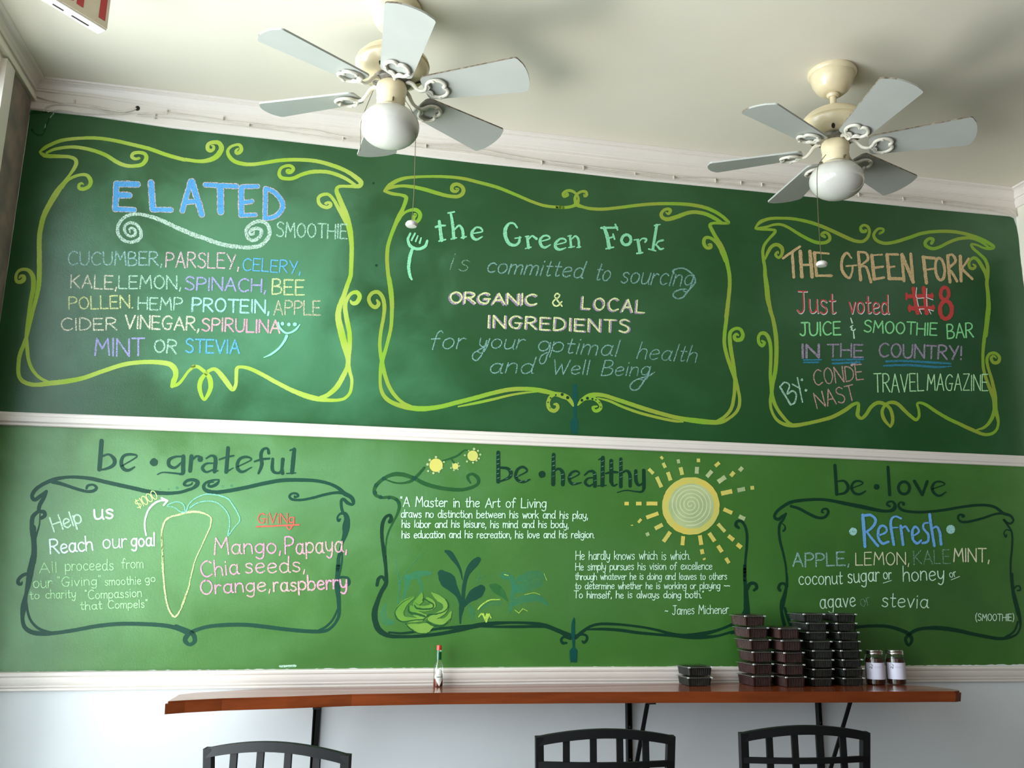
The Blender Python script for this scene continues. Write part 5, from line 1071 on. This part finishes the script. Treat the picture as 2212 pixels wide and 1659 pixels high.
# hot sauce bottle
b = on_level(947, 1484, ZT); bx, by = b.x, -.055
t = thing('sauce_bottle', 'small hot sauce bottle with red cap and diamond label on the bar', 'bottle', (bx, by, ZT+.0003))
g = MB(); g.lathe([(.0175, .001), (.0188, .004), (.0190, .030)], 32); lq = g.build('liquid', mat('red_brown_sauce', (104, 34, 18), .25), t, smooth=True)
g = MB(); g.lathe([(.0190, 0), (.0200, .003), (.0200, .070), (.0190, .080), (.0150, .090), (.0105, .098), (.0095, .104), (.0095, .145)], 32); g.build('glass_body', clear('bottle_glass', (232, 240, 232), .07, .04), t, smooth=True)
g = MB(); g.lathe([(.0106, .105), (.0106, .1355)], 28); g.build('neck_band', mat('green_foil', (8, 84, 44), .25, coat=.6), t, smooth=True)
g = MB(); g.lathe([(.0102, .143), (.0104, .145), (.0104, .1605), (.0096, .1620)], 28); g.build('cap', mat('red_cap', (206, 52, 44), .3, coat=.5), t, smooth=True)
def on_cyl(R_, a, zz): return (R_*math.sin(a), -R_*math.cos(a), zz)
g = MB(); v = []; f = []; n = 16
for k in range(n+1):
    a = -.95+1.9*k/n+.08; u = abs(2*k/n-1); zt, zb = .041+.033*(1-u**1.6), .036-.034*(1-u)
    v += [on_cyl(.0203, a, zb), on_cyl(.0203, a, zt)]
for k in range(n): f.append((2*k, 2*k+2, 2*k+3, 2*k+1))
g.add(v, f); lab = g.build('diamond_label', mat('white_paper', (232, 230, 222), .6), t, smooth=True)
def tiny_text(parent, s, place, h, w, m, name='printed_word'):
    """single-stroke capitals; place(u, v) maps text metres to the surface"""
    tot = sum(F[c][0] for c in s)+1.6*(len(s)-1); k = h/10; x = -tot*k/2; g = MB()
    for c in s:
        for st in F[c][1].split(';'):
            if not st: continue
            pts = [tuple(float(q) for q in tok.split(',')) for tok in st.lstrip('~').split()]
            if st[0] == '~': pts = spline(pts, sub=3)
            for (a, b), (c2, d) in zip(pts, pts[1:]):
                L_ = math.hypot(c2-a, d-b) or 1; nx, ny = -(d-b)/L_*w/2, (c2-a)/L_*w/2
                q = [(x+a*k+nx, b*k+ny), (x+a*k-nx, b*k-ny), (x+c2*k-nx, d*k-ny), (x+c2*k+nx, d*k+ny)]
                g.add([place(*p) for p in q], [(0, 1, 2, 3)])
        x += (F[c][0]+1.6)*k
    return g.build(name, m, parent)
M_INK = mat('dark_green_ink', (60, 84, 72), .7)
tiny_text(lab, 'TABASCO', lambda u, v_: on_cyl(.0206, u/.0206+.08, .036+v_), .0052, .0009, M_INK)
g = MB()
for r_ in (.0125, .0105):
    for k in range(40):
        a, b2 = 2*math.pi*k/40, 2*math.pi*(k+1)/40
        g.add([on_cyl(.0205, (r_*math.cos(q))/.0205+.08, .0385+r_*math.sin(q)) for q in (a, b2)]+[on_cyl(.0205, ((r_-.0006)*math.cos(q))/.0205+.08, .0385+(r_-.0006)*math.sin(q)) for q in (b2, a)], [(0, 1, 2, 3)])
g.build('printed_ring', mat('grey_green_ink', (150, 168, 158), .7), lab)
# two preserve jars
M_JAM = mat('brown_preserve', (74, 38, 22), .4, rgb2=(44, 22, 14), vscale=60, bump=.5, bscale=80)
def jar(label, x, y):
    t = thing('preserve_jar', label, 'jar', (x, y, ZT+.0003), 0, 'preserve jars on the bar')
    g = MB(); g.lathe([(.036, .0015), (.0385, .006), (.0385, .098), (.034, .110), (.0005, .111)], 32); g.build('preserve', M_JAM, t, smooth=True)
    g = MB(); g.lathe([(.036, 0), (.0405, .004), (.0410, .012), (.0410, .102), (.0405, .114), (.0375, .122), (.0355, .128), (.0350, .136)], 40); g.build('glass_body', clear('jar_glass', (225, 235, 232), .05, .03), t, smooth=True)
    g = MB(); g.lathe([(.0370, .127), (.0380, .129), (.0380, .134), (.0372, .1352), (.0380, .1365), (.0380, .1435), (.0360, .1458), (.0005, .1462)], 40); g.build('lid', mat('silver_lid', (206, 206, 200), .22, metal=1), t, smooth=True)
    g = MB(); v = []; n = 18
    for k in range(n+1): a = -1.3+2.6*k/n-.3; v += [on_cyl(.0414, a, .0235), on_cyl(.0414, a, .0935)]
    g.add(v, [(2*k, 2*k+2, 2*k+3, 2*k+1) for k in range(n)]); lb = g.build('paper_label', mat('lilac_white_paper', (214, 212, 228), .6), t, smooth=True)
    g = MB(); rr = random.Random(5)
    for k in range(16):
        a = -.95+rr.uniform(-.16, .16); zz = .078+rr.uniform(-.010, .010); s_ = rr.uniform(.001, .003)
        g.add([on_cyl(.0417, a-s_/.04, zz), on_cyl(.0417, a+s_/.04, zz+rr.uniform(-.002, .002)), on_cyl(.0417, a, zz+s_*2)], [(0, 1, 2)])
    g.build('printed_sprig', mat('grey_ink', (110, 112, 116), .7), lb)
    g = MB()
    for k, (a0_, a1_) in enumerate(((-.62, .1), (-.55, .05))):
        for q in range(9):
            a = a0_+(a1_-a0_)*q/9; g.add([on_cyl(.0417, a, .077-k*.005), on_cyl(.0417, a+.05, .077-k*.005), on_cyl(.0417, a+.05, .0785-k*.005), on_cyl(.0417, a, .0785-k*.005)], [(0, 1, 2, 3)])
    g.build('printed_line', mat('pale_ink', (168, 164, 186), .7), lb)
p1 = on_level(1926, 1485, ZT); p2 = on_level(1971, 1484.5, ZT)
jar('preserve jar with silver lid and white label, left of the pair', p1.x, -.15)
jar('preserve jar with silver lid and white label, right of the pair', p2.x, -.155)
# ================================================================== exit sign, cables
M_BEIGE = mat('yellowed_sign_face', (214, 200, 176), .5, var=.1, vscale=12); M_RED = mat('red_sign_letters', (176, 36, 40), .5)
a = on_level(230, 67, 3.41); bdir = (on_level(115, -3, 3.41)-a); bdir.z = 0; bdir.normalize()
LW, HH, TH = .33, .207, .045
t = thing('exit_sign', 'white box sign with red letters on the ceiling in the upper left corner', 'sign', (a.x+bdir.x*LW/2, a.y+bdir.y*LW/2, 3.41), math.atan2(-bdir.y, -bdir.x))
# local +x runs from the far-left end to the near-right end; the lettered face looks along local -y
g = MB(); g.box((-LW/2, 0, 0), (LW/2, TH, HH), bev=.003); g.build('housing', M_TRIM, t)
g = MB(); g.box((-LW/2+.006, -.0035, .006), (LW/2-.001, .0, HH-.006)); fc = g.build('face_plate', M_BEIGE, t)
def sign_place(u, v_): return (u, -.0040, v_+.028)
tiny = tiny_text(fc, 'EXIT', lambda u, v_: (u*1.18, -.0042, .030+v_), .150, .022, M_RED, 'sign_letters')
g = MB()
for x0, x1 in ((-.02, .02), (.05, .115)): g.box((x0, TH*.55, -.0008), (x1, TH*.72, .0002))
g.build('housing_slot', M_DARKHOLE, t)
# thin white cables stapled along the foot of the crown
M_CABLE = mat('painted_cable', (214, 206, 192), .5, var=.15, vscale=30)
def cable(name, label, pts, r=.0028, off=.0155, depth=None):
    Pn = []
    for k, (a_, b_) in enumerate(pts):
        p = on_wall(a_, b_, -off); Pn.append((p.x, p.y-(.004 if k % 3 == 1 else 0), p.z))
    g = MB(); g.tube(spline(Pn, sub=5), r, n=7)
    o = g.build(name, M_CABLE, None, smooth=True); o['label'] = label; o['category'] = 'cable'; return o
cz = lambda lst: [(x/3.687, y/3.687) for x, y in lst]
c1 = cable('wall_cable', 'upper painted cable stapled along the foot of the crown moulding', cz([(1095, 905), (1330, 903), (1550, 925), (1780, 960), (1990, 985), (2212, 1012)])+[(680, 282), (741, 296), (830, 303), (920, 312), (1001, 318), (1140, 342), (1290, 362), (1371, 372), (1460, 381), (1545, 386), (1645, 395), (1750, 405), (1854, 417), (1983, 428), (2079, 439), (2140, 447), (2176, 452), (2196, 466)])
cable('wall_cable', 'lower painted cable stapled along the foot of the crown moulding', cz([(1085, 917), (1240, 935), (1450, 950), (1700, 985), (1990, 1015), (2212, 1040)])+[(680, 294), (741, 303), (830, 311), (920, 320), (1001, 328), (1140, 350), (1290, 370), (1371, 380), (1460, 388), (1545, 396), (1645, 405), (1750, 414), (1854, 425), (1983, 436), (2079, 447), (2150, 456), (2190, 470)], r=.0024)
cable('wall_cable', 'painted cable looping into the hole near the left corner', cz([(255, 752), (360, 792), (480, 818), (600, 832), (740, 850), (850, 872), (960, 885), (1050, 878), (1086, 862)]), r=.0034, off=.0165)
cable('wall_cable', 'painted cable sagging below the hole near the left corner', cz([(345, 885), (400, 842), (500, 832), (620, 842), (740, 862), (830, 885), (940, 895), (1040, 885), (1082, 868)]), r=.0026, off=.0165)
cable('wall_cable', 'long painted cable lying lowest at the left corner', cz([(380, 892), (480, 880), (620, 898), (760, 908), (900, 910), (1050, 903), (1180, 902), (1330, 906)]), r=.0024, off=.0165)
g = MB()
for a_, b_ in cz([(595, 815), (1333, 893), (1777, 948), (1235, 930), (1985, 1000)])+[(741, 300), (920, 316), (1371, 376), (1545, 391), (1645, 400), (1854, 421), (2035, 438), (1170, 352), (1260, 364), (1455, 384), (1735, 409), (1950, 431), (1600, 396)]:
    p = on_wall(a_, b_, -.014); g.box((p.x-.0025, -.0215, p.z-.010), (p.x+.0025, -.0125, p.z+.010), bev=.001)
st = g.build('cable_clips', M_CABLE, c1); st['kind'] = 'stuff'
p = on_wall(297, 234, -.0132); g = MB(); n = 14
g.add([(p.x+.010*math.cos(2*math.pi*k/n), -.0133, p.z+.012*math.sin(2*math.pi*k/n)) for k in range(n)], [tuple(range(n))]); g.build('cable_hole', M_DARKHOLE, bpy.data.objects['trim_1'])
